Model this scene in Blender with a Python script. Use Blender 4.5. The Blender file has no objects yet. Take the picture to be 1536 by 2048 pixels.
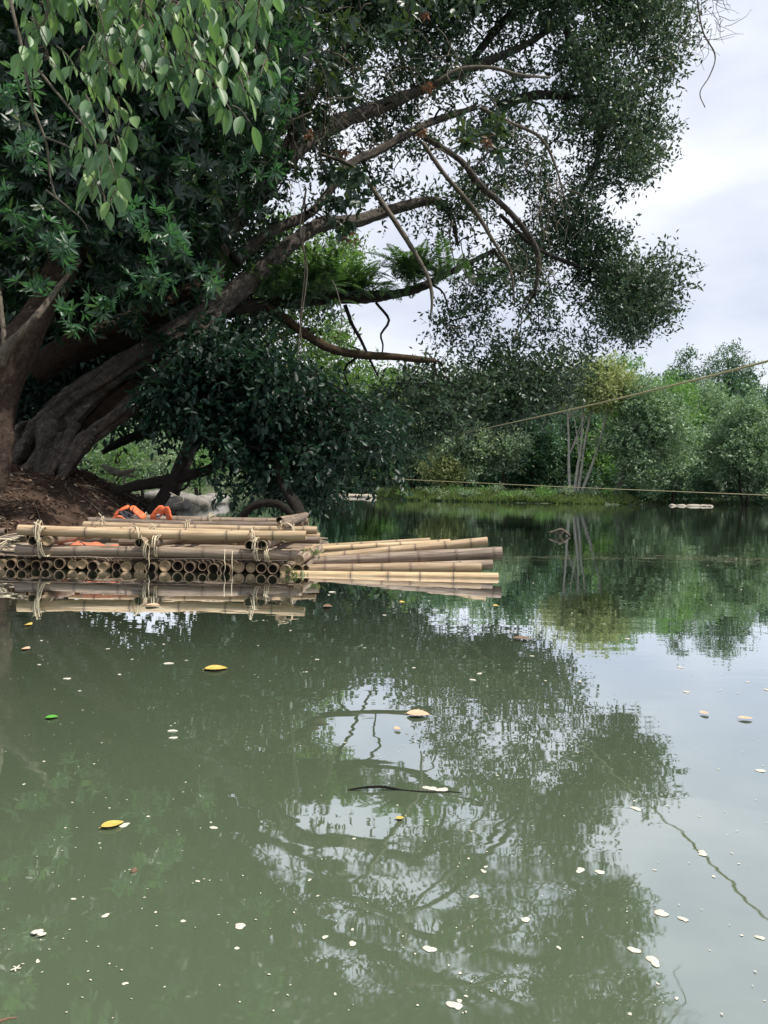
import bpy, math, random
import numpy as np
from mathutils import Vector, Matrix, Euler
R = math.radians
sc = bpy.context.scene
col = sc.collection

# ------------------------------------------------------------------ camera
FPX, CAMH = 1541.0, 0.76
PITCH, ROLL = R(-1.45), R(1.15)
cam_d = bpy.data.cameras.new('camera'); cam = bpy.data.objects.new('camera', cam_d); col.objects.link(cam)
cam_d.sensor_fit = 'VERTICAL'; cam_d.sensor_height = 36.0; cam_d.lens = 36.0 * FPX / 2048.0
cam_d.clip_start = 0.05; cam_d.clip_end = 3000
CAM_R = (Matrix.Rotation(math.pi / 2 + PITCH, 3, 'X') @ Matrix.Rotation(ROLL, 3, 'Z'))
cam.matrix_world = Matrix.Translation((0, 0, CAMH)) @ CAM_R.to_4x4()
sc.camera = cam

# ------------------------------------------------------------------ world, sun, exposure
SUN_EL, SUN_AZ = R(62), R(102)          # azimuth measured from +Y (view direction) towards +X
w = bpy.data.worlds.new('World'); sc.world = w; w.use_nodes = True
nt = w.node_tree; nt.nodes.clear()
out = nt.nodes.new('ShaderNodeOutputWorld'); bg = nt.nodes.new('ShaderNodeBackground')
sky = nt.nodes.new('ShaderNodeTexSky'); sky.sky_type = 'NISHITA'; sky.sun_disc = False
sky.sun_elevation = SUN_EL; sky.sun_rotation = SUN_AZ; sky.air_density = 1.0; sky.dust_density = 2.0
tc = nt.nodes.new('ShaderNodeTexCoord')
mp = nt.nodes.new('ShaderNodeMapping'); mp.inputs['Scale'].default_value = (1.0, 1.0, 2.6); mp.inputs['Location'].default_value = (0.3, 0.1, 0.35)
nz = nt.nodes.new('ShaderNodeTexNoise'); nz.inputs['Scale'].default_value = 2.1; nz.inputs['Detail'].default_value = 7; nz.inputs['Roughness'].default_value = .52
rp = nt.nodes.new('ShaderNodeValToRGB')
rp.color_ramp.elements[0].position = .36; rp.color_ramp.elements[0].color = (.72, .72, .72, 1)
rp.color_ramp.elements[1].position = .66; rp.color_ramp.elements[1].color = (.95, .95, .95, 1)
nz2 = nt.nodes.new('ShaderNodeTexNoise'); nz2.inputs['Scale'].default_value = 4.3; nz2.inputs['Detail'].default_value = 6
rp2 = nt.nodes.new('ShaderNodeValToRGB')
rp2.color_ramp.elements[0].position = .35; rp2.color_ramp.elements[0].color = (5.5, 5.8, 6.7, 1)
rp2.color_ramp.elements[1].position = .62; rp2.color_ramp.elements[1].color = (7.2, 7.4, 7.9, 1)
mx = nt.nodes.new('ShaderNodeMixRGB')
L = nt.links
L.new(tc.outputs['Generated'], mp.inputs['Vector']); L.new(mp.outputs[0], nz.inputs['Vector']); L.new(mp.outputs[0], nz2.inputs['Vector'])
L.new(nz.outputs['Fac'], rp.inputs['Fac']); L.new(nz2.outputs['Fac'], rp2.inputs['Fac'])
L.new(rp.outputs['Color'], mx.inputs['Fac']); L.new(sky.outputs['Color'], mx.inputs[1]); L.new(rp2.outputs['Color'], mx.inputs[2])
L.new(mx.outputs[0], bg.inputs['Color']); bg.inputs['Strength'].default_value = 0.125
L.new(bg.outputs[0], out.inputs['Surface'])

sd = bpy.data.lights.new('sun', 'SUN'); sd.energy = 4.6; sd.angle = R(0.6); sd.color = (1.0, .94, .84)
sun = bpy.data.objects.new('sun', sd); col.objects.link(sun)
sdir = Vector((math.sin(SUN_AZ) * math.cos(SUN_EL), math.cos(SUN_AZ) * math.cos(SUN_EL), math.sin(SUN_EL)))
sun.rotation_euler = sdir.to_track_quat('Z', 'Y').to_euler(); sun.location = (10, 10, 40)

sc.view_settings.view_transform = 'Standard'; sc.view_settings.look = 'None'
sc.view_settings.exposure = 0.25; sc.view_settings.gamma = 1.0
sc.render.engine = 'CYCLES'
cy = sc.cycles; cy.max_bounces = 6; cy.diffuse_bounces = 2; cy.glossy_bounces = 3; cy.transmission_bounces = 3
cy.transparent_max_bounces = 6; cy.use_denoising = True; cy.caustics_reflective = False; cy.caustics_refractive = False

# ------------------------------------------------------------------ pixel -> world helpers
CR = np.array(CAM_R)
def at(px, py, D):
    v = CR @ np.array([(px - 768) / FPX, -(py - 1024) / FPX, -1.0])
    v = v * (D / v[1]); return np.array([v[0], v[1], v[2] + CAMH])
def on_water(px, py, z=0.0):
    v = CR @ np.array([(px - 768) / FPX, -(py - 1024) / FPX, -1.0])
    v = v * ((z - CAMH) / v[2]); return np.array([v[0], v[1], z])
def mpp(D): return D / FPX

# ------------------------------------------------------------------ scene-graph helpers
def tag(o, label=None, cat=None, group=None, kind=None):
    if label: o['label'] = label
    if cat: o['category'] = cat
    if group: o['group'] = group
    if kind: o['kind'] = kind
    return o
def empty(name, loc, label, cat, group=None):
    o = bpy.data.objects.new(name, None); col.objects.link(o); o.location = [float(a) for a in loc]
    o.empty_display_size = .1
    return tag(o, label, cat, group)
def build(name, geo, mat, parent=None, smooth=True):
    """geo = Geo with world coordinates; origin moved to parent's location or to the mesh's base centre"""
    V, counts, idx, attrs = geo.done()
    if parent is not None: org = np.array(parent.location)
    else:
        org = np.array([V[:, 0].mean(), V[:, 1].mean(), V[:, 2].min()])
    me = bpy.data.meshes.new(name)
    me.vertices.add(len(V)); me.vertices.foreach_set('co', (V - org).astype(np.float32).ravel())
    me.loops.add(len(idx)); me.loops.foreach_set('vertex_index', idx.astype(np.int32))
    me.polygons.add(len(counts))
    st = np.concatenate([[0], np.cumsum(counts)[:-1]]).astype(np.int32)
    me.polygons.foreach_set('loop_start', st)
    if smooth: me.polygons.foreach_set('use_smooth', np.ones(len(counts), dtype=bool))
    for k, a in attrs.items():
        at_ = me.attributes.new(k, 'FLOAT', 'POINT'); at_.data.foreach_set('value', a.astype(np.float32))
    me.update(calc_edges=True)
    me.materials.append(mat)
    o = bpy.data.objects.new(name, me); col.objects.link(o)
    if parent is not None: o.parent = parent
    else: o.location = org
    return o

class Geo:
    def __init__(s): s.V = []; s.C = []; s.I = []; s.A = {'rnd': [], 'u': [], 'v': []}; s.n = 0
    def add(s, V, counts, idx, rnd=None, u=None, v=None):
        V = np.asarray(V, float).reshape(-1, 3); n = len(V)
        s.V.append(V); s.C.append(np.asarray(counts)); s.I.append(np.asarray(idx).ravel() + s.n)
        for k, a in (('rnd', rnd), ('u', u), ('v', v)):
            if a is None: a = 0.0
            s.A[k].append(np.broadcast_to(np.asarray(a, float), (n,)))
        s.n += n
    def done(s):
        return np.concatenate(s.V), np.concatenate(s.C), np.concatenate(s.I), {k: np.concatenate(a) for k, a in s.A.items()}

def nrm(a): return a / np.maximum(np.linalg.norm(a, axis=-1, keepdims=True), 1e-9)

def wob(P, sc_=1.0, seed=0):
    """cheap smooth noise -1..1"""
    r = np.random.RandomState(seed); o = 0
    P = np.asarray(P, float)
    for k in range(5):
        d = r.normal(size=(3,)); d2 = r.normal(size=(3,))
        o = o + np.sin(P @ d * sc_ * (1 + .6 * k) + r.rand() * 6.3 + 1.3 * np.sin(P @ d2 * sc_ + r.rand() * 6)) / (1 + .5 * k)
    return o / 2.6

def spline(pts, step):
    pts = np.asarray(pts, float)
    if len(pts) < 2: return pts
    P = np.vstack([2 * pts[0] - pts[1], pts, 2 * pts[-1] - pts[-2]])
    outp = []
    for i in range(1, len(P) - 2):
        n = max(2, int(np.linalg.norm(P[i + 1][:3] - P[i][:3]) / step) + 1)
        t = np.linspace(0, 1, n, endpoint=False)[:, None]
        a, b, c, d = P[i - 1], P[i], P[i + 1], P[i + 2]
        outp.append(.5 * (2 * b + (c - a) * t + (2 * a - 5 * b + 4 * c - d) * t ** 2 + (3 * b - a - 3 * c + d) * t ** 3))
    outp.append(P[-2][None]); return np.vstack(outp)

def tube(g, pts, rad, sides=8, step=.15, ridge=0.0, rough=0.0, seed=0, rnd=None, cap=True, kridge=5):
    """pts Nx3, rad scalar or N list"""
    pts = np.asarray(pts, float); rad = np.broadcast_to(np.asarray(rad, float), (len(pts),))
    S = spline(np.hstack([pts, rad[:, None]]), step); C, r = S[:, :3], np.maximum(S[:, 3], .0008)
    T = np.gradient(C, axis=0); T = nrm(T)
    a = np.array([0, 0, 1.0]) if abs(T[0][2]) < .9 else np.array([1.0, 0, 0])
    u = nrm(np.cross(T[0], a)); U = [u]
    for i in range(1, len(T)):
        u = u - T[i] * (u @ T[i]); u = u / max(np.linalg.norm(u), 1e-9); U.append(u)
    U = np.array(U); W = np.cross(T, U)
    th = np.linspace(0, 2 * np.pi, sides, endpoint=False)
    rr = np.repeat(r[:, None], sides, 1)
    ln = np.concatenate([[0], np.cumsum(np.linalg.norm(np.diff(C, axis=0), axis=1))])
    if ridge:
        tw = ln[:, None] * .35 + seed
        rr = rr * (1 + ridge * np.sin(kridge * th[None] + tw + 1.2 * np.sin(ln[:, None] * .8 + seed)) + ridge * .6 * np.sin((kridge * 2 - 1) * th[None] - tw * 1.7))
    V = C[:, None] + rr[..., None] * (np.cos(th)[None, :, None] * U[:, None] + np.sin(th)[None, :, None] * W[:, None])
    if rough:
        d = V - C[:, None]; V = V + nrm(d) * (rough * r[:, None] * wob(V.reshape(-1, 3), 6 / max(r.mean() * 6, .15), seed).reshape(len(C), sides))[..., None]
    n = len(C); i = np.arange(n - 1)[:, None] * sides; j = np.arange(sides)[None]; j2 = (j + 1) % sides
    F = np.stack([i + j, i + j2, i + sides + j2, i + sides + j], -1).reshape(-1, 4)
    VV = V.reshape(-1, 3); cnt = [4] * len(F); idx = F.ravel()
    uu = np.repeat(ln, sides); vv = np.tile(th, n)
    if cap:
        VV = np.vstack([VV, C[0][None], C[-1][None]]); a, b = len(VV) - 2, len(VV) - 1; e = (n - 1) * sides
        caps = [x for k in range(sides) for x in (a, (k + 1) % sides, k)] + [x for k in range(sides) for x in (b, e + k, e + (k + 1) % sides)]
        cnt = cnt + [3] * (2 * sides); idx = np.concatenate([idx, caps]); uu = np.concatenate([uu, [0, ln[-1]]]); vv = np.concatenate([vv, [0, 0]])
    g.add(VV, cnt, idx, random.random() if rnd is None else rnd, uu, vv)
    return C, r

LEAF6 = (np.array([(0, 0, 0), (.42, .28, .10), (.40, .66, .08), (0, 1, -.08), (-.40, .66, .08), (-.42, .28, .10)], float), [(0, 1, 2, 3), (0, 3, 4, 5)])
LEAF4 = (np.array([(0, 0, 0), (.5, .45, .12), (0, 1, -.05), (-.5, .45, .12)], float), [(0, 1, 2), (0, 2, 3)])
def big_leaf():
    ts = [0, .06, .2, .36, .54, .72, .87, 1.0]; ws = [.03, .2, .42, .5, .47, .34, .15, .0]
    V = []; 
    for t, w_ in zip(ts, ws):
        z = -.22 * t * t
        V += [(-w_, t, z + w_ * .28), (-w_ * .5, t, z + w_ * .12), (0, t, z), (w_ * .5, t, z + w_ * .12), (w_, t, z + w_ * .28)]
    F = []
    for i in range(len(ts) - 1):
        for k in range(4): F.append((i * 5 + k, i * 5 + k + 1, i * 5 + 6 + k, i * 5 + 5 + k))
    return np.array(V), F
LEAFB = big_leaf()
def leaves(g, P, D, N, Ln, Wd, tmpl=LEAF4, rnd=None, rs=None):
    """P,D,N: nx3 base, direction, normal hint"""
    n = len(P)
    if n == 0: return
    rs = rs or np.random
    D = nrm(D); X = nrm(np.cross(D, N)); Z = np.cross(X, D)
    T, F = tmpl
    Ln = np.broadcast_to(Ln, (n,))[:, None, None]; Wd = np.broadcast_to(Wd, (n,))[:, None, None]
    V = P[:, None] + X[:, None] * T[None, :, 0:1] * Wd + D[:, None] * T[None, :, 1:2] * Ln + Z[:, None] * T[None, :, 2:3] * Wd
    k = len(T); fl = np.concatenate([np.array(f) for f in F]); cn = np.array([len(f) for f in F])
    idx = (np.arange(n)[:, None] * k + fl[None]).ravel(); cnt = np.tile(cn, n)
    r = rs.rand(n) if rnd is None else np.broadcast_to(rnd, (n,))
    g.add(V.reshape(-1, 3), cnt, idx, np.repeat(r, k), np.tile(T[:, 0], n), np.tile(T[:, 1], n))

def inpoly(pt, poly):
    x, y = pt; c = False; n = len(poly); j = n - 1
    for i in range(n):
        xi, yi = poly[i]; xj, yj = poly[j]
        if (yi > y) != (yj > y) and x < (xj - xi) * (y - yi) / (yj - yi) + xi: c = not c
        j = i
    return c
def edged(pt, poly):
    p = np.array(pt, float); A = np.array(poly, float); B = np.roll(A, -1, 0); d = B - A
    t = np.clip(((p - A) * d).sum(1) / (d * d).sum(1), 0, 1)
    return np.linalg.norm(A + d * t[:, None] - p, axis=1).min()
def lobes_in(poly, n, rmin, rmax, depth, seed, holes=(), sep=.75):
    """lobes as (centre, radius) in metres, spread through a depth range; depth(px,py)->(near,far)"""
    rs = random.Random(seed); xs = [p[0] for p in poly]; ys = [p[1] for p in poly]; L_ = []; tries = 0
    while len(L_) < n and tries < n * 60:
        tries += 1
        p = (rs.uniform(min(xs), max(xs)), rs.uniform(min(ys), max(ys)))
        if not inpoly(p, poly): continue
        d = edged(p, poly)
        for hx, hy, hr in holes: d = min(d, math.hypot(p[0] - hx, p[1] - hy) - hr)
        if d < rmin * .75: continue
        r = min(rmax, max(rmin, d * 1.0)) * rs.uniform(.8, 1.0)
        near, far = depth(*p); D = rs.uniform(near, far); c = at(p[0], p[1], D); rm = r * mpp(D)
        if any(np.linalg.norm(c - c2) < sep * .5 * (rm + r2) for c2, r2 in L_): continue
        L_.append((c, rm))
    return L_

def foliage(g, lobes, dens, Ln, aspect, seed, per=7, tmpl=LEAF4, droop=0.0, shell=.45, flat=.85, tw=.35, keep=None, whorl=False, upn=.8):
    rs = np.random.RandomState(seed)
    for c, r in lobes:
        n = max(4, int(dens * r ** 2.2))
        d = nrm(rs.normal(size=(n, 3))); q = rs.rand(n, 1) ** shell
        rr = r * (1 + .22 * wob(d * 2 + c, 1.6, seed + 5)[:, None])
        p = c + d * q * rr * np.array([1, 1, flat])
        if keep is not None:
            m = keep(p); p = p[m]; d = d[m]; n = len(p)
            if n == 0: continue
        tdir = nrm(d * .8 + rs.normal(size=(n, 3)) * .6 + np.array([0, 0, .25 - droop]))
        if whorl:
            k = per; P = np.repeat(p, k, 0); T = np.repeat(tdir, k, 0)
            a = np.tile(np.arange(k) * 2 * np.pi / k, n) + np.repeat(rs.rand(n) * 6, k)
            h = nrm(np.cross(T, np.array([.3, .2, 1.0]))); v = np.cross(T, h)
            o = np.cos(a)[:, None] * h + np.sin(a)[:, None] * v
            D_ = nrm(o + T * rs.uniform(.15, .9, (n * k, 1)) + np.array([0, 0, -droop]) + rs.normal(size=(n * k, 3)) * .12)
            N_ = T + rs.normal(size=(n * k, 3)) * .2
            P = P + D_ * Ln * .08
        else:
            k = per; P = np.repeat(p, k, 0); T = np.repeat(tdir, k, 0)
            s = np.tile(np.linspace(0, 1, k), n)[:, None]
            P = P + T * s * Ln * per * tw + rs.normal(size=P.shape) * Ln * .18
            D_ = nrm(T * .55 + rs.normal(size=P.shape) * .75 + np.array([0, 0, -droop]))
            N_ = np.array([0, 0, upn]) + rs.normal(size=P.shape) * .6 + T * .3
        ln = Ln * rs.uniform(.65, 1.15, len(P))
        base = np.clip(rs.rand(n) * .5 + .25 + .25 * wob(p, .9, seed + 9), 0, 1)
        leaves(g, P, D_, N_, ln, ln * aspect, tmpl, np.clip(np.repeat(base, k) + rs.normal(size=len(P)) * .16, 0, 1), rs)

# ------------------------------------------------------------------ materials
def newmat(name):
    m = bpy.data.materials.new(name); m.use_nodes = True; t = m.node_tree
    b = t.nodes['Principled BSDF']; return m, t, b
def attr(t, name):
    a = t.nodes.new('ShaderNodeAttribute'); a.attribute_name = name; return a.outputs['Fac']
def ramp(t, src, stops):
    r_ = t.nodes.new('ShaderNodeValToRGB'); e = r_.color_ramp.elements
    e[0].position, e[0].color = stops[0][0], (*stops[0][1], 1); e[1].position, e[1].color = stops[-1][0], (*stops[-1][1], 1)
    for p, c in stops[1:-1]:
        x = e.new(p); x.color = (*c, 1)
    t.links.new(src, r_.inputs['Fac']); return r_.outputs['Color']
def noise(t, scale, detail=5, rough=.55, coord='Object', stretch=None, vec=None):
    n_ = t.nodes.new('ShaderNodeTexNoise'); n_.inputs['Scale'].default_value = scale; n_.inputs['Detail'].default_value = detail; n_.inputs['Roughness'].default_value = rough
    if vec is None:
        c_ = t.nodes.new('ShaderNodeTexCoord'); vec = c_.outputs[coord]
    if stretch:
        m_ = t.nodes.new('ShaderNodeMapping'); m_.inputs['Scale'].default_value = stretch; t.links.new(vec, m_.inputs['Vector']); vec = m_.outputs[0]
    t.links.new(vec, n_.inputs['Vector']); return n_.outputs['Fac']
def mixc(t, f, a, b, mode='MIX'):
    m_ = t.nodes.new('ShaderNodeMixRGB'); m_.blend_type = mode
    for s, v in ((m_.inputs[0], f), (m_.inputs[1], a), (m_.inputs[2], b)):
        if hasattr(v, 'links') or hasattr(v, 'is_linked'): t.links.new(v, s)
        elif isinstance(v, (int, float)): s.default_value = v
        else: s.default_value = (*v, 1)
    return m_.outputs[0]
def bump(t, b, src, strength, dist):
    n_ = t.nodes.new('ShaderNodeBump'); n_.inputs['Strength'].default_value = strength; n_.inputs['Distance'].default_value = dist
    t.links.new(src, n_.inputs['Height']); t.links.new(n_.outputs[0], b.inputs['Normal']); return n_
def leafmat(name, stops, rough=.38, trans=.25, tcol=(.16, .26, .03), spec=.5, rib=False):
    m, t, b = newmat(name)
    c = ramp(t, attr(t, 'rnd'), stops)
    if rib:
        ab = t.nodes.new('ShaderNodeMath'); ab.operation = 'ABSOLUTE'; t.links.new(attr(t, 'u'), ab.inputs[0])
        rf = ramp(t, ab.outputs[0], [(0.0, (1, 1, 1)), (.035, (0, 0, 0))]); rf2 = t.nodes.new('ShaderNodeMath'); rf2.operation = 'MULTIPLY'; rf2.inputs[1].default_value = .55
        t.links.new(rf, rf2.inputs[0]); c = mixc(t, rf2.outputs[0], c, (.25, .32, .14))
        sn = noise(t, 14, 4); c = mixc(t, sn, c, mixc(t, 1.0, c, (1.25, 1.2, 1.0), 'MULTIPLY'))
    t.links.new(c, b.inputs['Base Color']); b.inputs['Roughness'].default_value = rough; b.inputs['Specular IOR Level'].default_value = spec
    tr = t.nodes.new('ShaderNodeBsdfTranslucent'); tc_ = mixc(t, .5, c, tcol)
    sc2 = mixc(t, 1.0, tc_, (1.6, 1.6, 1.6), 'MULTIPLY'); t.links.new(sc2, tr.inputs['Color'])
    mxs = t.nodes.new('ShaderNodeMixShader'); mxs.inputs[0].default_value = trans
    t.links.new(b.outputs[0], mxs.inputs[1]); t.links.new(tr.outputs[0], mxs.inputs[2])
    t.links.new(mxs.outputs[0], t.nodes['Material Output'].inputs['Surface']); return m
M = {}
M['leaf_dark'] = leafmat('leaf_dark', [(0, (.010, .030, .020)), (.5, (.018, .050, .030)), (.93, (.035, .085, .040)), (1, (.10, .12, .03))], .42, .14)
M['leaf_crown'] = leafmat('leaf_crown', [(0, (0.0152, 0.036, 0.0208)), (0.5, (0.027, 0.0619, 0.033)), (0.94, (0.0521, 0.1078, 0.0476)), (1, (0.143, 0.1596, 0.052))], .44, .14, (.12, .20, .06), .45)
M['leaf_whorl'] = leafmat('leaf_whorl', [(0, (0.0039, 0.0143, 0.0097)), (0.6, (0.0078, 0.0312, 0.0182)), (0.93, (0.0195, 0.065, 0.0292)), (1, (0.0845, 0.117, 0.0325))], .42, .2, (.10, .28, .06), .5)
M['leaf_painted_lit'] = leafmat('leaf_painted_lit', [(0, (0.0165, 0.057, 0.0285)), (0.6, (0.0385, 0.1235, 0.0522)), (1, (0.143, 0.228, 0.076))], .42, .25, (.12, .34, .08), .6)  # lighter copy of the whorl green, sunlit highlights put into the leaf colour
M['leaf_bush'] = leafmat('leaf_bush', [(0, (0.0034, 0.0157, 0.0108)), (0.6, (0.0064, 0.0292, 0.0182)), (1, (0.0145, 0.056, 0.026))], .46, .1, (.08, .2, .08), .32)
M['leaf_fig'] = leafmat('leaf_fig', [(0, (0.021, 0.0674, 0.0382)), (0.45, (0.0526, 0.1334, 0.065)), (0.8, (0.0935, 0.1966, 0.0875)), (1, (0.1987, 0.3229, 0.101))], .48, .30, (.24, .44, .08), .55, rib=True)
M['leaf_bright'] = leafmat('leaf_bright', [(0, (0.0338, 0.0825, 0.0225)), (0.6, (0.06, 0.1275, 0.0315)), (1, (0.1125, 0.165, 0.045))], .5, .3, (.2, .4, .05))
M['leaf_brown'] = leafmat('leaf_brown', [(0, (.06, .03, .02)), (1, (.20, .10, .05))], .6, .25, (.3, .12, .05))
M['fern'] = leafmat('fern', [(0, (0.0176, 0.0413, 0.0162)), (0.6, (0.032, 0.0713, 0.0252)), (1, (0.06, 0.1125, 0.036))], .5, .28, (.12, .28, .04))
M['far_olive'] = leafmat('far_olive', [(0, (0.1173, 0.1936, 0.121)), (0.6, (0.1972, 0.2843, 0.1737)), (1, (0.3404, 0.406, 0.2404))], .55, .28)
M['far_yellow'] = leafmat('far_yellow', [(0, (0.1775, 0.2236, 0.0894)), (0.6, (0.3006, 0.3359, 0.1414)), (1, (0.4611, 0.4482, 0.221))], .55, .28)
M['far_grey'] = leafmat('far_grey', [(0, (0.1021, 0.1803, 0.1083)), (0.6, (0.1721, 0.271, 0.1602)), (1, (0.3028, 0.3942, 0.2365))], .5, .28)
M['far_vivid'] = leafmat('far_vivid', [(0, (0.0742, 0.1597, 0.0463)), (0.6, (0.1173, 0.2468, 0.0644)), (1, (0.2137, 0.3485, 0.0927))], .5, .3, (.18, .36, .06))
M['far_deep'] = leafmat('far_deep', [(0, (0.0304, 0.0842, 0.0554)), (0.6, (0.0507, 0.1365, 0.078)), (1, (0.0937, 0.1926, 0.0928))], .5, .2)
M['grass'] = leafmat('grass', [(0, (0.0663, 0.1075, 0.0334)), (0.6, (0.1103, 0.1664, 0.0491)), (1, (0.198, 0.216, 0.0878))], .6, .3)

def math2(t, a, b_):
    n_ = t.nodes.new('ShaderNodeMath'); n_.operation = 'MULTIPLY_ADD'; t.links.new(b_, n_.inputs[0]); n_.inputs[1].default_value = 1.5; t.links.new(a, n_.inputs[2]); return n_.outputs[0]
def barkmat(name, c1, c2, lichen=None, bs=.9, scale=9):
    m, t, b = newmat(name)
    vx = t.nodes.new('ShaderNodeCombineXYZ'); av = attr(t, 'v'); au = attr(t, 'u')
    for k_, (op, src, mul) in enumerate((('MULTIPLY', au, 1.1), ('COSINE', av, None), ('SINE', av, None))):
        n_ = t.nodes.new('ShaderNodeMath'); n_.operation = op; t.links.new(src, n_.inputs[0])
        if mul: n_.inputs[1].default_value = mul
        t.links.new(n_.outputs[0], vx.inputs[k_])
    fur = noise(t, 4.5, 7, .72, vec=vx.outputs[0])
    n1 = noise(t, scale, 8, .65, stretch=(1, 1, 1)); c = ramp(t, n1, [(.3, c1), (.7, c2)]); c = mixc(t, 1.0, c, ramp(t, fur, [(.34, (.38, .36, .35)), (.5, (.9, .9, .9)), (.66, (1.25, 1.22, 1.18))]), 'MULTIPLY')
    if lichen:
        n2 = noise(t, scale * 1.7, 5, .6); f = ramp(t, n2, [(.58, (0, 0, 0)), (.70, (.8, .8, .8))]); c = mixc(t, f, c, lichen)
    t.links.new(c, b.inputs['Base Color']); b.inputs['Roughness'].default_value = .85; b.inputs['Specular IOR Level'].default_value = .25
    n3 = noise(t, scale * 3, 8, .7, stretch=(1, 1, 1)); n4 = noise(t, scale * .9, 4, .6); bump(t, b, math2(t, n3, fur), bs, .05); return m
M['bark'] = barkmat('bark', (.040, .033, .028), (.18, .152, .128), (.32, .31, .28))
M['bark_red'] = barkmat('bark_red', (.036, .024, .019), (.115, .078, .058), (.15, .13, .11))
M['bark_brown'] = barkmat('bark_brown', (.028, .018, .012), (.075, .048, .030))
M['bark_dark'] = barkmat('bark_dark', (.014, .011, .010), (.04, .032, .026))
M['bark_twig'] = barkmat('bark_twig', (.085, .072, .056), (.22, .19, .15), None, .4, 14)
M['bark_moss'] = barkmat('bark_moss', (.045, .032, .018), (.13, .085, .045), (.08, .09, .03))
M['bark_pale'] = barkmat('bark_pale', (.28, .26, .22), (.55, .52, .46), None, .3, 2)
M['drift'] = barkmat('drift', (.30, .26, .20), (.55, .50, .42), None, .5, 6)
M['rock'] = barkmat('rock', (.16, .15, .135), (.36, .34, .31), (.10, .11, .08), .8, 3)

def bamboomat(name, base, pale, dark):
    m, t, b = newmat(name)
    cb = t.nodes.new('ShaderNodeCombineXYZ'); t.links.new(attr(t, 'u'), cb.inputs[0]); t.links.new(attr(t, 'v'), cb.inputs[1]); t.links.new(attr(t, 'rnd'), cb.inputs[2])
    v1 = noise(t, 3.0, 6, .6, stretch=(1.1, 1.2, 40), vec=cb.outputs[0]); c = ramp(t, v1, [(.34, dark), (.50, base), (.68, pale)])
    v2 = noise(t, 14, 5, .7, stretch=(.35, 3.2, 30), vec=cb.outputs[0]); f = ramp(t, v2, [(.42, (0, 0, 0)), (.66, (.95, .95, .95))]); c = mixc(t, f, c, dark)
    v4 = noise(t, 30, 3, .6, stretch=(1, 1, 9), vec=cb.outputs[0]); f4 = ramp(t, v4, [(.66, (0, 0, 0)), (.74, (.8, .8, .8))]); c = mixc(t, f4, c, (.09, .06, .04))
    rc = ramp(t, attr(t, 'rnd'), [(0, (.62, .60, .58)), (.5, (.90, .88, .84)), (1, (1.06, 1.0, .90))]); c = mixc(t, 1.0, c, rc, 'MULTIPLY')
    nd = attr(t, 'node'); c = mixc(t, nd, c, (.13, .095, .07))
    t.links.new(c, b.inputs['Base Color']); b.inputs['Roughness'].default_value = .5; b.inputs['Specular IOR Level'].default_value = .35
    bump(t, b, v2, .25, .004); return m
M['bamboo'] = bamboomat('bamboo', (.64, .49, .32), (.82, .70, .50), (.32, .22, .13))
M['bamboo_grey'] = bamboomat('bamboo_grey', (.36, .29, .23), (.58, .48, .39), (.12, .09, .07))
M['bamboo_wet'] = bamboomat('bamboo_wet', (.20, .15, .10), (.36, .27, .17), (.06, .05, .04))
m, t, b = newmat('bamboo_inside'); c = ramp(t, noise(t, 20, 5), [(.35, (.04, .03, .022)), (.7, (.13, .10, .07))]); t.links.new(c, b.inputs['Base Color']); b.inputs['Roughness'].default_value = .9; M['bamboo_inside'] = m
m, t, b = newmat('bamboo_cut'); c = ramp(t, noise(t, 25, 6, .7), [(.3, (.10, .07, .045)), (.6, (.36, .25, .14)), (.75, (.48, .36, .22))]); t.links.new(c, b.inputs['Base Color']); b.inputs['Roughness'].default_value = .8; M['bamboo_cut'] = m
def plain(name, c, rough=.6, c2=None, scale=8, spec=.4, bmp=0):
    m, t, b = newmat(name)
    if c2 is not None:
        n_ = noise(t, scale, 5, .6); t.links.new(ramp(t, n_, [(.3, c), (.7, c2)]), b.inputs['Base Color'])
        if bmp: bump(t, b, n_, bmp, .01)
    else: b.inputs['Base Color'].default_value = (*c, 1)
    b.inputs['Roughness'].default_value = rough; b.inputs['Specular IOR Level'].default_value = spec; return m
M['cord'] = plain('cord', (.50, .42, .28), .8, (.68, .60, .44), 60)
M['rope'] = plain('rope', (.36, .31, .17), .7, (.50, .45, .27), 3)
M['orange'] = plain('orange', (.60, .10, .035), .7, (.78, .20, .08), 22, .3, .6)
M['orange_dirty'] = plain('orange_dirty', (.60, .10, .04), .7, (.72, .25, .14), 12, .3, .5)
M['grey_tape'] = plain('grey_tape', (.42, .42, .42), .4, (.55, .55, .55), 10)
M['navy'] = plain('navy', (.012, .016, .03), .7, (.03, .035, .05), 20)
M['petal'] = plain('petal', (.44, .41, .33), .6, (.62, .59, .50), 60)
M['yleaf'] = plain('yleaf', (.46, .30, .05), .5, (.60, .46, .14), 40)
M['oleaf'] = plain('oleaf', (.50, .30, .18), .5, (.62, .44, .30), 40)
M['gleaf'] = plain('gleaf', (.06, .25, .03), .5, (.12, .38, .06), 40)
M['brownleaf'] = plain('brownleaf', (.09, .055, .035), .7, (.20, .13, .08), 40)

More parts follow.
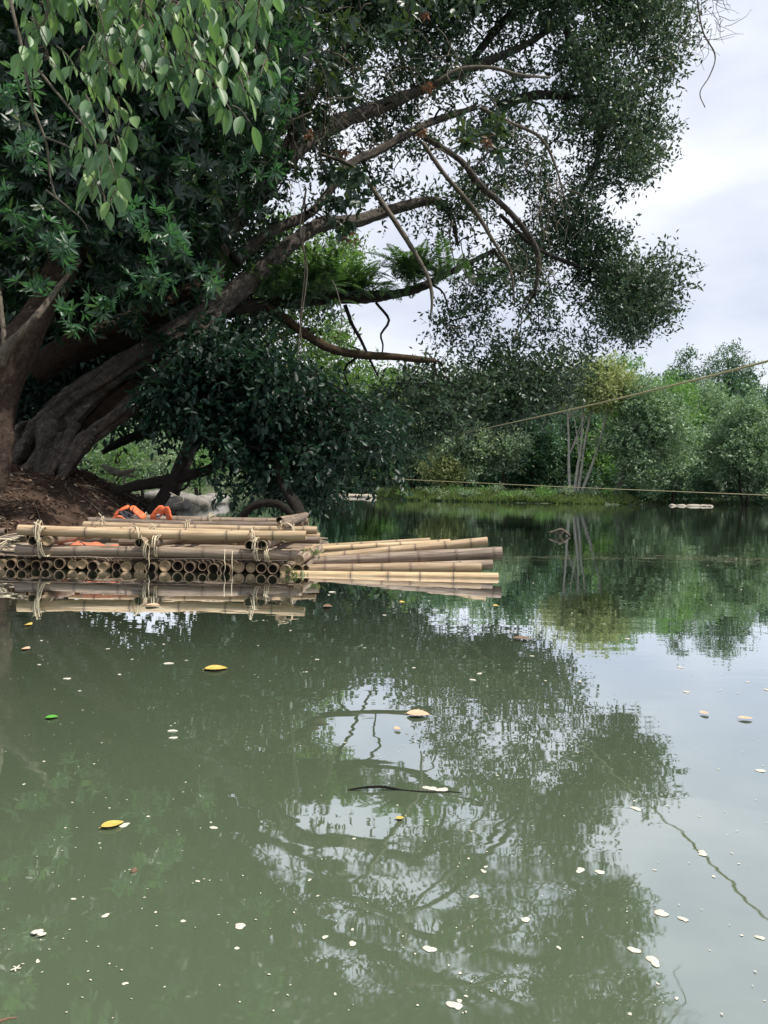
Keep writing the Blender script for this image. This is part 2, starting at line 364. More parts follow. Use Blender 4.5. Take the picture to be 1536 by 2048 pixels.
# soil
m, t, b = newmat('soil')
n1 = noise(t, 1.6, 8, .65); c = ramp(t, n1, [(.3, (.028, .020, .015)), (.6, (.075, .048, .034)), (.8, (.14, .10, .075))])
n2 = noise(t, 26, 6, .7); f = ramp(t, n2, [(.5, (0, 0, 0)), (.72, (.6, .6, .6))]); c = mixc(t, f, c, (.035, .025, .018))
t.links.new(c, b.inputs['Base Color']); b.inputs['Roughness'].default_value = .95; b.inputs['Specular IOR Level'].default_value = .15
bump(t, b, noise(t, 14, 8, .7), .8, .05); M['soil'] = m
m, t, b = newmat('far_soil')
n1 = noise(t, .25, 6, .6); c = ramp(t, n1, [(.4, (.04, .06, .025)), (.6, (.07, .085, .04)), (.75, (.12, .10, .07))])
t.links.new(c, b.inputs['Base Color']); b.inputs['Roughness'].default_value = .95; M['far_soil'] = m

# water: murky green body under a reflecting skin
m, t, b = newmat('river_water')
t.nodes.remove(b)
tcn = t.nodes.new('ShaderNodeTexCoord')
def wn(scale, stretch, detail=3, rough=.5): return noise(t, scale, detail, rough, stretch=stretch, vec=tcn.outputs['Object'])
big = wn(.55, (1, 1.6, 1), 2); med = wn(3.2, (.8, 1.7, 1), 2); fin = wn(11, (.7, 1.8, 1), 2)
patch = ramp(t, wn(.16, (1, 1, 1), 2), [(.38, (.25, .25, .25)), (.62, (1, 1, 1))])
def math_(op, a, b_):
    n_ = t.nodes.new('ShaderNodeMath'); n_.operation = op
    for s, v in ((n_.inputs[0], a), (n_.inputs[1], b_)):
        if isinstance(v, (int, float)): s.default_value = v
        else: t.links.new(v, s)
    return n_.outputs[0]
# ripples are stronger out in the current, nearly still close to this bank
sx = t.nodes.new('ShaderNodeSeparateXYZ'); t.links.new(tcn.outputs['Object'], sx.inputs[0])
mr = t.nodes.new('ShaderNodeMapRange'); mr.inputs['From Min'].default_value = 4; mr.inputs['From Max'].default_value = 16; mr.inputs['To Min'].default_value = .0; mr.inputs['To Max'].default_value = 1
t.links.new(sx.outputs['Y'], mr.inputs['Value'])
h = math_('ADD', math_('MULTIPLY', big, .0042), math_('MULTIPLY', med, .00075))
h2 = math_('MULTIPLY', math_('MULTIPLY', fin, .0028), math_('MULTIPLY', mr.outputs[0], patch))
h = math_('ADD', h, math_('ADD', h2, math_('MULTIPLY', fin, .00005)))
bp = t.nodes.new('ShaderNodeBump'); bp.inputs['Strength'].default_value = 1; bp.inputs['Distance'].default_value = 1; t.links.new(h, bp.inputs['Height'])
df = t.nodes.new('ShaderNodeBsdfDiffuse'); t.links.new(ramp(t, wn(.35, (1, 1, 1), 3), [(.3, (.090, .122, .074)), (.7, (.112, .146, .088))]), df.inputs['Color'])
gl = t.nodes.new('ShaderNodeBsdfGlossy'); gl.inputs['Roughness'].default_value = .008; gl.inputs['Color'].default_value = (.92, .95, 1, 1)
t.links.new(bp.outputs[0], gl.inputs['Normal'])
fr = t.nodes.new('ShaderNodeFresnel'); fr.inputs['IOR'].default_value = 1.5; t.links.new(bp.outputs[0], fr.inputs['Normal'])
fcv = math_('MINIMUM', math_('ADD', math_('MULTIPLY', fr.outputs[0], 1.4), .28), .97)
ms = t.nodes.new('ShaderNodeMixShader'); t.links.new(fcv, ms.inputs[0]); t.links.new(df.outputs[0], ms.inputs[1]); t.links.new(gl.outputs[0], ms.inputs[2])
t.links.new(ms.outputs[0], t.nodes['Material Output'].inputs['Surface']); M['water'] = m

# ------------------------------------------------------------------ setting: river, banks
def grid(name, xs, ys, hf, mat, kind='structure'):
    X, Y = np.meshgrid(xs, ys); Z = hf(X, Y); V = np.stack([X, Y, Z], -1).reshape(-1, 3)
    nx = len(xs); ny = len(ys); i = (np.arange(ny - 1)[:, None] * nx + np.arange(nx - 1)[None]).ravel()
    F = np.stack([i, i + 1, i + nx + 1, i + nx], -1)
    g = Geo(); g.add(V, [4] * len(F), F.ravel()); o = build(name, g, mat); tag(o, kind=kind); return o
g = Geo(); g.add([(-900, -60, 0), (900, -60, 0), (900, 1500, 0), (-900, 1500, 0)], [4], [0, 1, 2, 3]); o = build('river', g, M['water']); tag(o, kind='structure')
# origin of the river object is its mean: keep texture in metres
SH = [(-30, -9), (3, -7.5), (6, -5.6), (8.6, -4.6), (10.3, -3.9), (11.2, -3.2), (12.5, -3.0), (14, -3.7), (18, -5.3), (25, -8.0), (40, -14), (60, -24), (100, -60), (400, -300)]
def shore_x(y): return np.interp(y, [s[0] for s in SH], [s[1] for s in SH])
def bank_h(X, Y):
    d = shore_x(Y) - X + .25 * wob(np.stack([X, Y, X * 0], -1).reshape(-1, 3), 1.3, 3).reshape(X.shape)
    h_ = np.where(d > 0, 1.15 * (1 - np.exp(-np.maximum(d, 0) / 1.5)) + .06 * np.maximum(d, 0), d * .6)
    n_ = wob(np.stack([X, Y, X * 0], -1).reshape(-1, 3), 3.5, 4).reshape(X.shape)
    return np.maximum(h_ + .07 * n_ * np.clip(d, 0, 1), -.8)
xs = np.concatenate([np.linspace(-300, -16, 24), np.linspace(-15, -1.5, 190)]); ys = np.concatenate([np.linspace(-20, 4, 20), np.linspace(4.3, 24, 220), np.linspace(25, 90, 60)])
grid('near_bank', xs, ys, bank_h, M['soil'])

FS = [(-400, 130), (-60, 95), (-35, 92), (-22, 105), (-12, 150), (-4, 150), (0, 96), (2.5, 80), (8, 77), (20, 76.5), (25, 79), (30, 90), (45, 90), (70, 84), (200, 80), (900, 60)]
def far_y(x): return np.interp(x, [s[0] for s in FS], [s[1] for s in FS])
def far_h(X, Y):
    P3 = np.stack([X, Y, X * 0], -1).reshape(-1, 3)
    d = Y - far_y(X) + .8 * wob(P3, .6, 8).reshape(X.shape)
    h_ = np.where(d > 0, .9 * (1 - np.exp(-np.maximum(d, 0) / 2.2)) + .012 * np.maximum(d, 0) + .05 * np.clip(d - 40, 0, 400), d * .4)
    return np.maximum(h_ + .12 * wob(P3, 1.1, 9).reshape(X.shape) * np.clip(d, 0, 1), -1)
xs = np.concatenate([np.linspace(-600, -72, 30), np.linspace(-70, 80, 220), np.linspace(83, 800, 30)]); ys = np.concatenate([np.linspace(55, 76, 6), np.linspace(77, 170, 190), np.linspace(175, 1400, 30)])
grid('far_bank', xs, ys, far_h, M['far_soil'])

# ------------------------------------------------------------------ bamboo rafts
def pole_geo(g, gi, gc, a, b_, r, rs, taper=.10, bend=.017, plug=(False, False), node=.36, sides=16):
    a = np.array(a, float); b_ = np.array(b_, float); Ln = np.linalg.norm(b_ - a); T = (b_ - a) / Ln
    up = np.array([0, 0, 1.0]); U = nrm(np.cross(T, up)); W = np.cross(U, T)
    st = [0]; nodes = []; x = rs.uniform(.08, node)
    while x < Ln - .04:
        nodes.append(x); x += node * rs.uniform(.7, 1.3)
    ts = {0.0: (1, 0), Ln: (1, 0)}
    for q in nodes:
        for dx, k, nd in ((-.03, 1, 0), (-.008, 1.03, .25), (-.002, 1.07, 1), (.004, 1.015, .9), (.010, 1.03, .2), (.035, 1, 0)):
            if 0 < q + dx < Ln: ts[q + dx] = (k, nd)
    for q in np.arange(.12, Ln, .12):
        if min([abs(q - z) for z in nodes] + [9]) > .05: ts[q] = (1, 0)
    xs_ = np.array(sorted(ts)); k = np.array([ts[x][0] for x in xs_]); nd = np.array([ts[x][1] for x in xs_])
    bx, bz = rs.uniform(-bend, bend) * Ln, rs.uniform(-bend, bend) * Ln * .7
    s = xs_ / Ln; C = a + T * xs_[:, None] + U * (bx * np.sin(np.pi * s))[:, None] + W * (bz * np.sin(np.pi * s))[:, None]
    rr = r * (1 - taper * s) * k * (1 + .012 * np.sin(xs_ * 9 + rs.rand() * 6)); th = np.linspace(0, 2 * np.pi, sides, endpoint=False)
    ring = np.cos(th)[None, :, None] * U + np.sin(th)[None, :, None] * W
    V = C[:, None] + rr[:, None, None] * ring
    n = len(C); i = np.arange(n - 1)[:, None] * sides; j = np.arange(sides)[None]; j2 = (j + 1) % sides
    F = np.stack([i + j2, i + j, i + sides + j, i + sides + j2], -1).reshape(-1, 4)
    g.add(V.reshape(-1, 3), [4] * len(F), F.ravel(), rs.rand(), np.repeat(xs_, sides) + rs.rand() * 50, np.tile(th, n)); g.nodeattr.append(np.repeat(nd, sides))
    # ends: cut rim, inner wall, diaphragm
    for e, (c0, rad, dirn, pl) in enumerate(((C[0], rr[0], T, plug[0]), (C[-1], rr[-1], -T, plug[1]))):
        dep = .006 if pl else .13
        rn = ring[0]
        R0 = c0 + rn * rad; R1 = c0 + rn * rad * .84 + dirn * .001; R2 = c0 + rn * rad * .82 + dirn * dep
        Vv = np.vstack([R0, R1]); F = np.stack([j[0], j2[0], j2[0] + sides, j[0] + sides], -1)
        gc.add(Vv, [4] * sides, F.ravel(), rs.rand())
        if pl:
            Vv = np.vstack([R1, R2, (c0 + dirn * dep)[None]]); F2 = [x for q in range(sides) for x in (sides + q, sides + (q + 1) % sides, 2 * sides)]
            gc.add(Vv, [4] * sides + [3] * sides, list(F.ravel()) + F2, rs.rand())
        else:
            Vv = np.vstack([R1, R2, (c0 + dirn * dep)[None]]); F2 = [x for q in range(sides) for x in (sides + q, sides + (q + 1) % sides, 2 * sides)]
            gi.add(Vv, [4] * sides + [3] * sides, list(F.ravel()) + F2, rs.rand())
def pole(parent, a, b_, r, mat, seed, plug=(False, False), name='pole', **kw):
    rs = np.random.RandomState(seed); g = Geo(); g.nodeattr = []; gi = Geo(); gc = Geo()
    pole_geo(g, gi, gc, a, b_, r, rs, plug=plug, **kw)
    # one mesh per pole, three materials
    G = Geo(); A = []; mats = []
    for k_, q in enumerate((g, gi, gc)):
        if not q.V: continue
        V, C_, I_, at_ = q.done(); G.add(V, C_, I_, at_['rnd'], at_['u'], at_['v']); A.append(np.concatenate(g.nodeattr) if k_ == 0 else np.zeros(len(V))); mats.append(np.full(len(C_), k_))
    o = build(name, G, mat, parent); me = o.data
    for mm in ('bamboo_inside', 'bamboo_cut'): me.materials.append(M[mm])
    me.polygons.foreach_set('material_index', np.concatenate(mats).astype(np.int32))
    x = me.attributes.new('node', 'FLOAT', 'POINT'); x.data.foreach_set('value', np.concatenate(A).astype(np.float32)); return o
def lashing(parent, c, ax, r, n=4, seed=0, rc=.0042, elong=1.0, tail=True):
    """cord wound n times round a joint; ax = axis of the winding"""
    rs = np.random.RandomState(seed); c = np.array(c, float); ax = nrm(np.array(ax, float))
    up = np.array([0, 0, 1.0]); U = nrm(np.cross(ax, up)) if abs(ax[2]) < .9 else np.array([1.0, 0, 0]); W = np.cross(U, ax)
    t_ = np.linspace(0, n * 2 * np.pi, n * 16); cross = .35 * np.sin(t_ * .5 + rs.rand() * 6)
    P = c + U * (np.cos(t_) * r)[:, None] + W * (np.sin(t_) * r * elong)[:, None] + ax * ((t_ / (2 * np.pi) - n / 2) * rc * 2.3 + cross * r * .35)[:, None]
    g = Geo(); tube(g, P, rc, 5, .02, seed=seed)
    if tail:
        for q in range(2):
            s0 = c + W * r * elong * .8 + rs.normal(size=3) * .012
            pts = [s0, s0 + np.array([rs.uniform(-.05, .05), -.02, .03]), s0 + np.array([rs.uniform(-.08, .08), -.05, rs.uniform(-.03, .01)])]
            tube(g, pts, [rc, rc * .9, rc * .7], 5, .02, seed=seed)
    return build('lashing', g, M['cord'], parent)

raft = empty('bamboo_raft', (-2.1, 8.7, 0), 'bamboo raft with raised pole rails lashed by cord, moored at the muddy bank', 'raft')
rr_ = random.Random(4)
def wx(px, D): return at(px, 1080, D)[0]
# floats: poles running away from us, ends in a row at the front
x = -4.15; k = 0; front_x = []
while x < wx(590, 7.0):
    r = rr_.uniform(.040, .052); x += r + .004
    yj = rr_.uniform(-.05, .03); z = .044 + rr_.uniform(-.012, .010)
    pole(raft, (x, 6.98 + yj, z), (x + rr_.uniform(-.03, .03), 10.5, z), r, M['bamboo_wet' if rr_.random() < .85 else 'bamboo_grey'], 100 + k, plug=(rr_.random() < .36, False), bend=.001, name='float_pole')
    front_x.append(x); x += r + rr_.uniform(.004, .016); k += 1
# deck of split slats
g = Geo(); rs = np.random.RandomState(5)
for i in range(46):
    y = 7.06 + i * .078 + rs.uniform(-.01, .01); x0 = -4.2 + rs.uniform(-.1, .1); x1 = -.80 + rs.uniform(-.12, .10)
    nseg = 34; xs_ = np.linspace(x0, x1, nseg); zz = .112 + .010 * wob(np.stack([xs_, xs_ * 0 + y * 7, xs_ * 0], -1), 5, 6) + rs.uniform(0, .006)
    wd = rs.uniform(.022, .034); yy = y + .012 * np.sin(xs_ * 2 + rs.rand() * 6)
    V = np.concatenate([np.stack([xs_, yy - wd, zz - .004], -1), np.stack([xs_, yy - wd, zz + .002], -1), np.stack([xs_, yy, zz + .010], -1), np.stack([xs_, yy + wd, zz + .002], -1)])
    F = []
    for b2 in range(3):
        for q in range(nseg - 1): F += [b2 * nseg + q, b2 * nseg + q + 1, (b2 + 1) * nseg + q + 1, (b2 + 1) * nseg + q]
    g.add(V, [4] * ((nseg - 1) * 3), F, rs.rand(), np.tile(xs_, 4), np.repeat([0, .3, .6, 1.], nseg))
o = build('deck', g, M['bamboo_grey'], raft)
# lower rails on the deck, running across
LZ = .165
def xr(p0, p1, y, z, r, mat, seed, plug=(True, True), **kw):
    pole(raft, (wx(p0, y), y + kw.pop('dy0', 0), z + kw.pop('z0', 0)), (wx(p1, y), y + kw.pop('dy1', 0), z + kw.pop('z1', 0)), r, mat, seed, plug=plug, name='rail_pole', **kw)
xr(34, 606, 7.08, LZ - .005, .052, M['bamboo_grey'], 301, (True, False))
xr(100, 560, 8.75, LZ, .050, M['bamboo_grey'], 302)
xr(150, 640, 10.2, LZ, .050, M['bamboo'], 303)
xr(240, 640, 8.0, LZ + .02, .046, M['bamboo_grey'], 304, z1=.07)
# pairs of cross poles on the rails, ends towards us
CZ = LZ + .095; ci = 0
for pxs in ((66, 92), (279, 303), (499, 523)):
    for q, p_ in enumerate(pxs):
        x = wx(p_, 6.95); pole(raft, (x, 6.94 + .03 * q, CZ), (x * 1.0 + rr_.uniform(-.12, .12), 10.45, CZ), .044, M['bamboo_grey'], 320 + ci, plug=(ci % 2 == 1 and ci != 5, False), bend=.002, name='cross_pole'); ci += 1
# upper rails
UZ = CZ + .092
xr(38, 612, 7.05, UZ, .049, M['bamboo'], 341, (True, True))
xr(168, 634, 8.02, UZ, .046, M['bamboo'], 342, (False, True))
xr(140, 520, 7.62, UZ - .02, .030, M['bamboo'], 346, (True, True))
xr(178, 606, 9.15, UZ, .047, M['bamboo_grey'], 343, (False, True))
xr(268, 616, 10.35, UZ, .050, M['bamboo_grey'], 344, (False, True))
xr(420, 600, 8.45, UZ - .03, .036, M['bamboo'], 345)
# two short poles laid on top at the right hand end
pole(raft, (at(563, 1054, 7.2)[0], 7.20, UZ + .082), (at(607, 1030, 9.6)[0], 9.7, UZ + .09), .046, M['bamboo_grey'], 351, (True, False), name='cross_pole', bend=.002)
pole(raft, (at(576, 1040, 8.0)[0] - .13, 8.3, UZ + .085), (at(612, 1026, 10.2)[0] - .02, 10.4, UZ + .085), .040, M['bamboo_grey'], 352, (False, False), name='cross_pole', bend=.002)
# corner pole laid diagonally over the floats
pole(raft, (wx(598, 7.0), 7.03, .13), (wx(640, 8.1), 8.3, .15), .045, M['bamboo_grey'], 353, (True, False), name='cross_pole', bend=.002)
# cord lashings
for i, (px_, y, z, rr2, ax, el) in enumerate([(79, 7.0, .27, .085, (1, .2, 0), 2.0), (90, 7.0, .25, .080, (1, -.3, .1), 1.7), (75, 7.02, UZ, .056, (1, 0, 0), 1.0), (276, 7.03, UZ - .03, .075, (1, .5, .2), 1.1), (312, 7.0, CZ - .03, .075, (1, .1, 0), 1.25),
        (297, 7.02, .19, .072, (1, -.3, 0), 1.2), (505, 7.0, UZ - .04, .075, (1, .4, .1), 1.2), (515, 7.0, .22, .078, (1, -.2, 0), 1.35), (535, 7.03, LZ, .060, (1, 0, 0), 1.0), (205, 8.02, UZ, .056, (1, .3, 0), 1), (310, 7.62, UZ - .02, .04, (1, .3, 0), 1),
        (375, 8.02, UZ, .056, (1, .3, .1), 1.1), (205, 9.15, UZ, .056, (1, .3, 0), 1), (290, 10.35, UZ, .06, (1, .3, 0), 1.1), (420, 10.35, UZ, .062, (1, .2, 0), 1.2), (425, 10.35, UZ - .03, .07, (1, -.4, 0), 1.3), (572, 7.1, UZ + .02, .08, (.3, 1, 0), 1.1), (580, 8.0, UZ + .03, .075, (.8, .5, 0), 1.1),
        (170, 7.1, LZ, .06, (1, 0, .1), 1), (395, 8.75, LZ, .056, (1, .2, 0), 1), (470, 8.75, LZ + .02, .056, (1, -.2, 0), 1)]):
    lashing(raft, (wx(px_, y), y, z), ax, rr2, 2 + i % 3, 400 + i, elong=el)
for i, (px_, z0, z1) in enumerate([(462, .1, -.02), (447, .12, .0), (295, .13, .02)]):
    g = Geo(); x = wx(px_, 6.9); tube(g, [(x, 6.97, z0 + .1), (x + .01, 6.91, z0), (x + .02, 6.90, (z0 + z1) / 2), (x + .005, 6.91, z1)], .004, 5, .03); build('lashing', g, M['cord'], raft)

# low splayed raft on the right
raft2 = empty('bamboo_raft', (.3, 7.6, 0), 'low raft of pale splayed bamboo poles fanning out to the right on the water', 'raft')
for i, (p0, p1, r0, mt, tp) in enumerate([
        ((625, 1094, 8.5), (860, 1080, 8.6), .028, 'bamboo', .1), ((610, 1100, 8.2), (900, 1084, 8.35), .036, 'bamboo', .1),
        ((600, 1120, 7.9), (975, 1083, 7.9), .046, 'bamboo', -.05), ((600, 1114, 8.05), (830, 1098, 8.1), .034, 'bamboo_grey', .1), ((590, 1128, 7.55), (1004, 1106, 7.5), .056, 'bamboo_grey', -.1),
        ((592, 1140, 7.3), (985, 1129, 7.35), .048, 'bamboo_grey', .0), ((582, 1140, 7.15), (962, 1136, 7.2), .050, 'bamboo', -.05),
        ((590, 1130, 7.75), (905, 1112, 7.75), .040, 'bamboo', .05), ((566, 1150, 7.0), (996, 1155, 7.02), .042, 'bamboo', -.05), ((600, 1142, 7.45), (880, 1140, 7.45), .045, 'bamboo', .05)]):
    pole(raft2, at(*p0), at(*p1), r0, M[mt], 500 + i, (False, True), taper=tp, bend=.006)
for i, (a_, b_) in enumerate([((612, 1138, 7.05), (660, 1092, 8.6))]):
    pole(raft2, at(*a_) + np.array([0, 0, .01]), at(*b_), .026, M['bamboo_grey'], 520 + i, name='cross_pole')

# orange life jackets on the raft
def pillow(g, pts, wdt, thk, seed, nrm_up=(0, -.35, 1)):
    """padded flat tube: elliptical section along pts"""
    S = spline(np.array(pts, float), .03); T = nrm(np.gradient(S, axis=0)); N = nrm(np.array(nrm_up, float)); X = nrm(np.cross(T, N)); N2 = np.cross(X, T)
    n = len(S); s = np.linspace(0, 1, n); e = np.clip(np.minimum(s, 1 - s) * 9, .25, 1) ** .5; th = np.linspace(0, 2 * np.pi, 14, endpoint=False)
    cx_ = np.sign(np.cos(th)) * np.abs(np.cos(th)) ** .6; cz_ = np.sign(np.sin(th)) * np.abs(np.sin(th)) ** .8
    puff = 1 + .16 * np.sin(s * 22 + seed)
    V = S[:, None] + X[:, None] * (cx_[None] * wdt * e[:, None])[..., None] + N2[:, None] * (cz_[None] * (thk * e * puff)[:, None])[..., None]
    V = V + .004 * wob(V.reshape(-1, 3), 30, seed).reshape(V.shape[:2])[..., None]
    k_ = 14; i = np.arange(n - 1)[:, None] * k_; j = np.arange(k_)[None]; j2 = (j + 1) % k_
    F = np.stack([i + j, i + j2, i + k_ + j2, i + k_ + j], -1).reshape(-1, 4)
    V = np.vstack([V.reshape(-1, 3), S[0][None], S[-1][None]]); a_, b_ = n * k_, n * k_ + 1; e_ = (n - 1) * k_
    cp = [x for q in range(k_) for x in (a_, (q + 1) % k_, q)] + [x for q in range(k_) for x in (b_, e_ + q, e_ + (q + 1) % k_)]
    g.add(V, [4] * len(F) + [3] * 2 * k_, list(F.ravel()) + cp)
def Q(px, py, D=9.5): return at(px, py, D)
lj = empty('life_jacket', Q(262, 1036), 'orange life jacket lying on its side with dark navy lining, on raft poles', 'life jacket')
for a_ in ([Q(228, 1032), Q(240, 1022), Q(252, 1015), Q(258, 1014)], [Q(262, 1013), Q(275, 1024), Q(290, 1037)]):
    g = Geo(); pillow(g, a_, .060, .016, 1); build('front_panel', g, M['orange'], lj)
g = Geo(); pillow(g, [Q(226, 1039, 9.55), Q(240, 1036, 9.6), Q(262, 1042, 9.6)], .06, .025, 2); build('collar', g, M['orange_dirty'], lj)
g = Geo(); pillow(g, [Q(238, 1022, 9.45), Q(250, 1030, 9.44), Q(264, 1040, 9.44)], .040, .014, 3); build('lining', g, M['navy'], lj)
for a_ in ([Q(246, 1020, 9.43), Q(262, 1029, 9.42), Q(280, 1036, 9.42)], [Q(268, 1014, 9.45), Q(262, 1024, 9.43), Q(254, 1034, 9.43)]):
    g = Geo(); pillow(g, a_, .010, .003, 7); build('strap', g, M['navy'], lj)
lj = empty('life_jacket', Q(325, 1036), 'orange life jacket folded upright like a tent with grey reflective patch', 'life jacket')
g = Geo(); pillow(g, [Q(306, 1040, 9.5), Q(316, 1026, 9.5), Q(328, 1014, 9.5)], .058, .018, 4, (.6, -.7, .3)); build('front_panel', g, M['orange'], lj)
g = Geo(); pillow(g, [Q(329, 1015, 9.5), Q(335, 1024, 9.5), Q(341, 1042, 9.5)], .050, .018, 5, (-.6, -.7, .3)); build('front_panel', g, M['orange'], lj)
g = Geo(); pillow(g, [Q(313, 1037, 9.44), Q(319, 1029, 9.43)], .024, .006, 6, (.6, -.7, .3)); build('reflective_patch', g, M['grey_tape'], lj)
for a_ in ([Q(310, 1034, 9.42), Q(322, 1030, 9.42), Q(338, 1034, 9.42)],):
    g = Geo(); pillow(g, a_, .010, .003, 8); build('strap', g, M['navy'], lj)
# orange cloth under the front rail
g = Geo(); n1, n2 = 30, 8; V = []
p0, p1 = at(118, 1088, 7.5), at(236, 1090, 7.5)
for i in range(n1):
    for j in range(n2):
        s = i / (n1 - 1); q = j / (n2 - 1); base_ = p0 * (1 - s) + p1 * s
        V.append((base_[0], 7.35 + q * .4, .125 + .05 * math.sin(q * 3.14) + .045 * (1 - abs(s - .4) * 1.5) + .012 * math.sin(s * 19 + q * 5)))
F = [x for i in range(n1 - 1) for j in range(n2 - 1) for x in (i * n2 + j, (i + 1) * n2 + j, (i + 1) * n2 + j + 1, i * n2 + j + 1)]
g.add(V, [4] * (len(F) // 4), F); o = build('orange_mat', g, M['orange_dirty']); sm = o.modifiers.new('solid', 'SOLIDIFY'); sm.thickness = .015
tag(o, 'faded orange mat stuffed under the front rail of the raft', 'mat')
# pile of split bamboo strips at the raft's left end
sp = empty('bamboo_strips', (wx(10, 7.1), 7.15, .12), 'pile of pale split bamboo strips lying at the end of the raft', 'bamboo strips')
rs = np.random.RandomState(8)
for i in range(15):
    a_ = at(rs.uniform(-60, 5), rs.uniform(1078, 1112), 7.1 + rs.uniform(-.08, .2)); b_ = at(rs.uniform(22, 62), rs.uniform(1062, 1108), 7.1 + rs.uniform(-.08, .25))
    if i > 10: b_ = at(rs.uniform(30, 60), rs.uniform(1062, 1080), 7.25)
    m_ = (a_ + b_) / 2 + np.array([0, 0, rs.uniform(-.01, .03)]); S = spline([a_, m_, b_], .05); T = nrm(np.gradient(S, axis=0)); U = nrm(np.cross(T, [0, -.5, 1])); wdt = rs.uniform(.008, .016)
    Nn = np.cross(U, T); V = np.concatenate([S - U * wdt, S + Nn * .004, S + U * wdt, S - Nn * .003]); n = len(S); F = []
    for b2 in range(4):
        for q in range(n - 1): F += [b2 * n + q, b2 * n + q + 1, ((b2 + 1) % 4) * n + q + 1, ((b2 + 1) % 4) * n + q]
    g = Geo(); g.add(V, [4] * ((n - 1) * 4), F, rs.rand()); build('strip', g, M['cord' if i % 3 else 'drift'], sp)
pole(sp, at(-70, 1072, 7.5), at(12, 1064, 7.5), .045, M['bamboo_grey'], 560, (True, False), name='short_pole')
pole(sp, at(-60, 1085, 7.35), at(56, 1076, 7.3), .04, M['bamboo_grey'], 561, (True, False), name='short_pole')

# ------------------------------------------------------------------ big leaning tree
def path(*p): return [at(*q[:3]) for q in p], [q[3] * mpp(q[2]) for q in p]    # (px,py,D,radius_px)
def limb(name, parent, mat, pts, sides=14, ridge=.06, rough=.12, seed=0, step=.12, kridge=4):
    P_, r_ = path(*pts); g = Geo(); tube(g, P_, r_, sides, step, ridge, rough, seed, kridge=kridge); return build(name, g, mat, parent)
tree = empty('leaning_tree', at(90, 960, 12), 'huge leaning riverside tree with twin slanting trunks and a small leaved crown over the water', 'tree')
A1 = [(58, 905, 12.1, 30), (85, 860, 12, 28), (140, 805, 12, 23), (214, 755, 12, 20), (319, 688, 12.2, 19), (401, 640, 12.4, 20), (456, 595, 12.7, 22), (505, 556, 13, 19), (570, 498, 13.3, 16), (616, 463, 13.6, 14), (650, 447, 14, 13), (720, 441, 14.5, 11), (782, 420, 15, 10), (868, 402, 15.5, 8), (902, 434, 15.7, 6), (915, 490, 15.8, 3)]
A2 = [(105, 962, 11.7, 22), (130, 930, 11.7, 19), (182, 873, 11.7, 17), (274, 800, 11.8, 15), (355, 718, 12.0, 15), (412, 662, 12.3, 17), (440, 620, 12.6, 14)]
limb('trunk', tree, M['bark'], A1, 26, .09, .16, 1, .06, 4); limb('trunk', tree, M['bark'], A2, 22, .07, .14, 2, .05, 3)
limb('trunk', tree, M['bark_brown'], [(110, 930, 12.4, 20), (180, 850, 12.2, 19), (260, 775, 12.2, 17), (340, 700, 12.3, 15), (400, 655, 12.5, 12)], 22, .2, .2, 3, .06, 5)
limb('trunk', tree, M['bark'], [(70, 925, 12.0, 22), (120, 870, 11.9, 17), (165, 820, 11.95, 12), (230, 765, 12.05, 8)], 18, .18, .2, 4, .06, 5)
for i, pts in enumerate([
        [(75, 860, 12, 22), (45, 900, 11.8, 17), (15, 940, 11.6, 12), (-20, 975, 11.3, 8)], [(95, 850, 11.8, 18), (85, 900, 11.5, 14), (60, 935, 11.4, 11), (20, 958, 11.3, 9), (5, 968, 11.2, 5)],
        [(105, 850, 11.8, 17), (90, 880, 11.5, 13), (80, 930, 11.4, 10), (66, 965, 11.3, 6)], [(120, 870, 11.7, 14), (105, 910, 11.5, 12), (78, 955, 11.3, 8), (72, 970, 11.3, 5)],
        [(150, 850, 11.8, 12), (125, 900, 11.5, 11), (95, 950, 11.3, 12), (85, 985, 11.2, 10)], [(180, 870, 11.6, 15), (150, 905, 11.5, 15), (128, 940, 11.4, 12), (120, 965, 11.3, 8)],
        [(70, 850, 12.2, 10), (45, 852, 12.0, 9), (30, 865, 11.8, 8), (15, 900, 11.7, 7)], [(35, 870, 11.8, 9), (20, 905, 11.7, 8), (5, 930, 11.5, 7)], [(60, 940, 11.3, 6), (40, 950, 11.25, 5), (15, 945, 11.2, 4)],
        [(95, 960, 11.3, 14), (110, 985, 11.2, 12), (135, 990, 11.25, 5)]]):
    limb('root', tree, M['bark'], pts, 16, .1, .25, 20 + i, .05, 3)
rs = np.random.RandomState(66)
def strand_set(base, n, spread, rmin, rmax, seed0, parent, mat, t0=(0, .5), t1=(.5, 1)):
    S = spline(np.array([list(at(*p[:3])) + [p[3] * mpp(p[2])] for p in base]), .12)
    for k in range(n):
        i0 = int(len(S) * rs.uniform(*t0)); i1 = max(i0 + 14, int(len(S) * rs.uniform(*t1))); i0 = min(i0, len(S) - 14); seg = S[i0:i1:4]; T = nrm(np.gradient(seg[:, :3], axis=0)); up = nrm(np.cross(T, [0, 1.0, 0])); fr_ = np.array([0, -1.0, 0])
        a0 = rs.uniform(-1.5, 1.5); a_ = a0 + np.cumsum(rs.normal(size=len(seg)) * .18); off = (up * np.sin(a_)[:, None] + fr_ * np.cos(a_)[:, None]) * (seg[:, 3] * spread)[:, None]
        rr__ = rs.uniform(rmin, rmax) * (.5 + .6 * np.sin(np.linspace(.3, 2.9, len(seg)))); g = Geo(); tube(g, seg[:, :3] + off, rr__, 9, .06, .12, .25, seed0 + k, kridge=3); build('root', g, M[mat], parent)
strand_set(A1[:9], 13, .93, .025, .07, 200, tree, 'bark'); strand_set(A2, 6, .9, .02, .045, 230, tree, 'bark')
B = {}
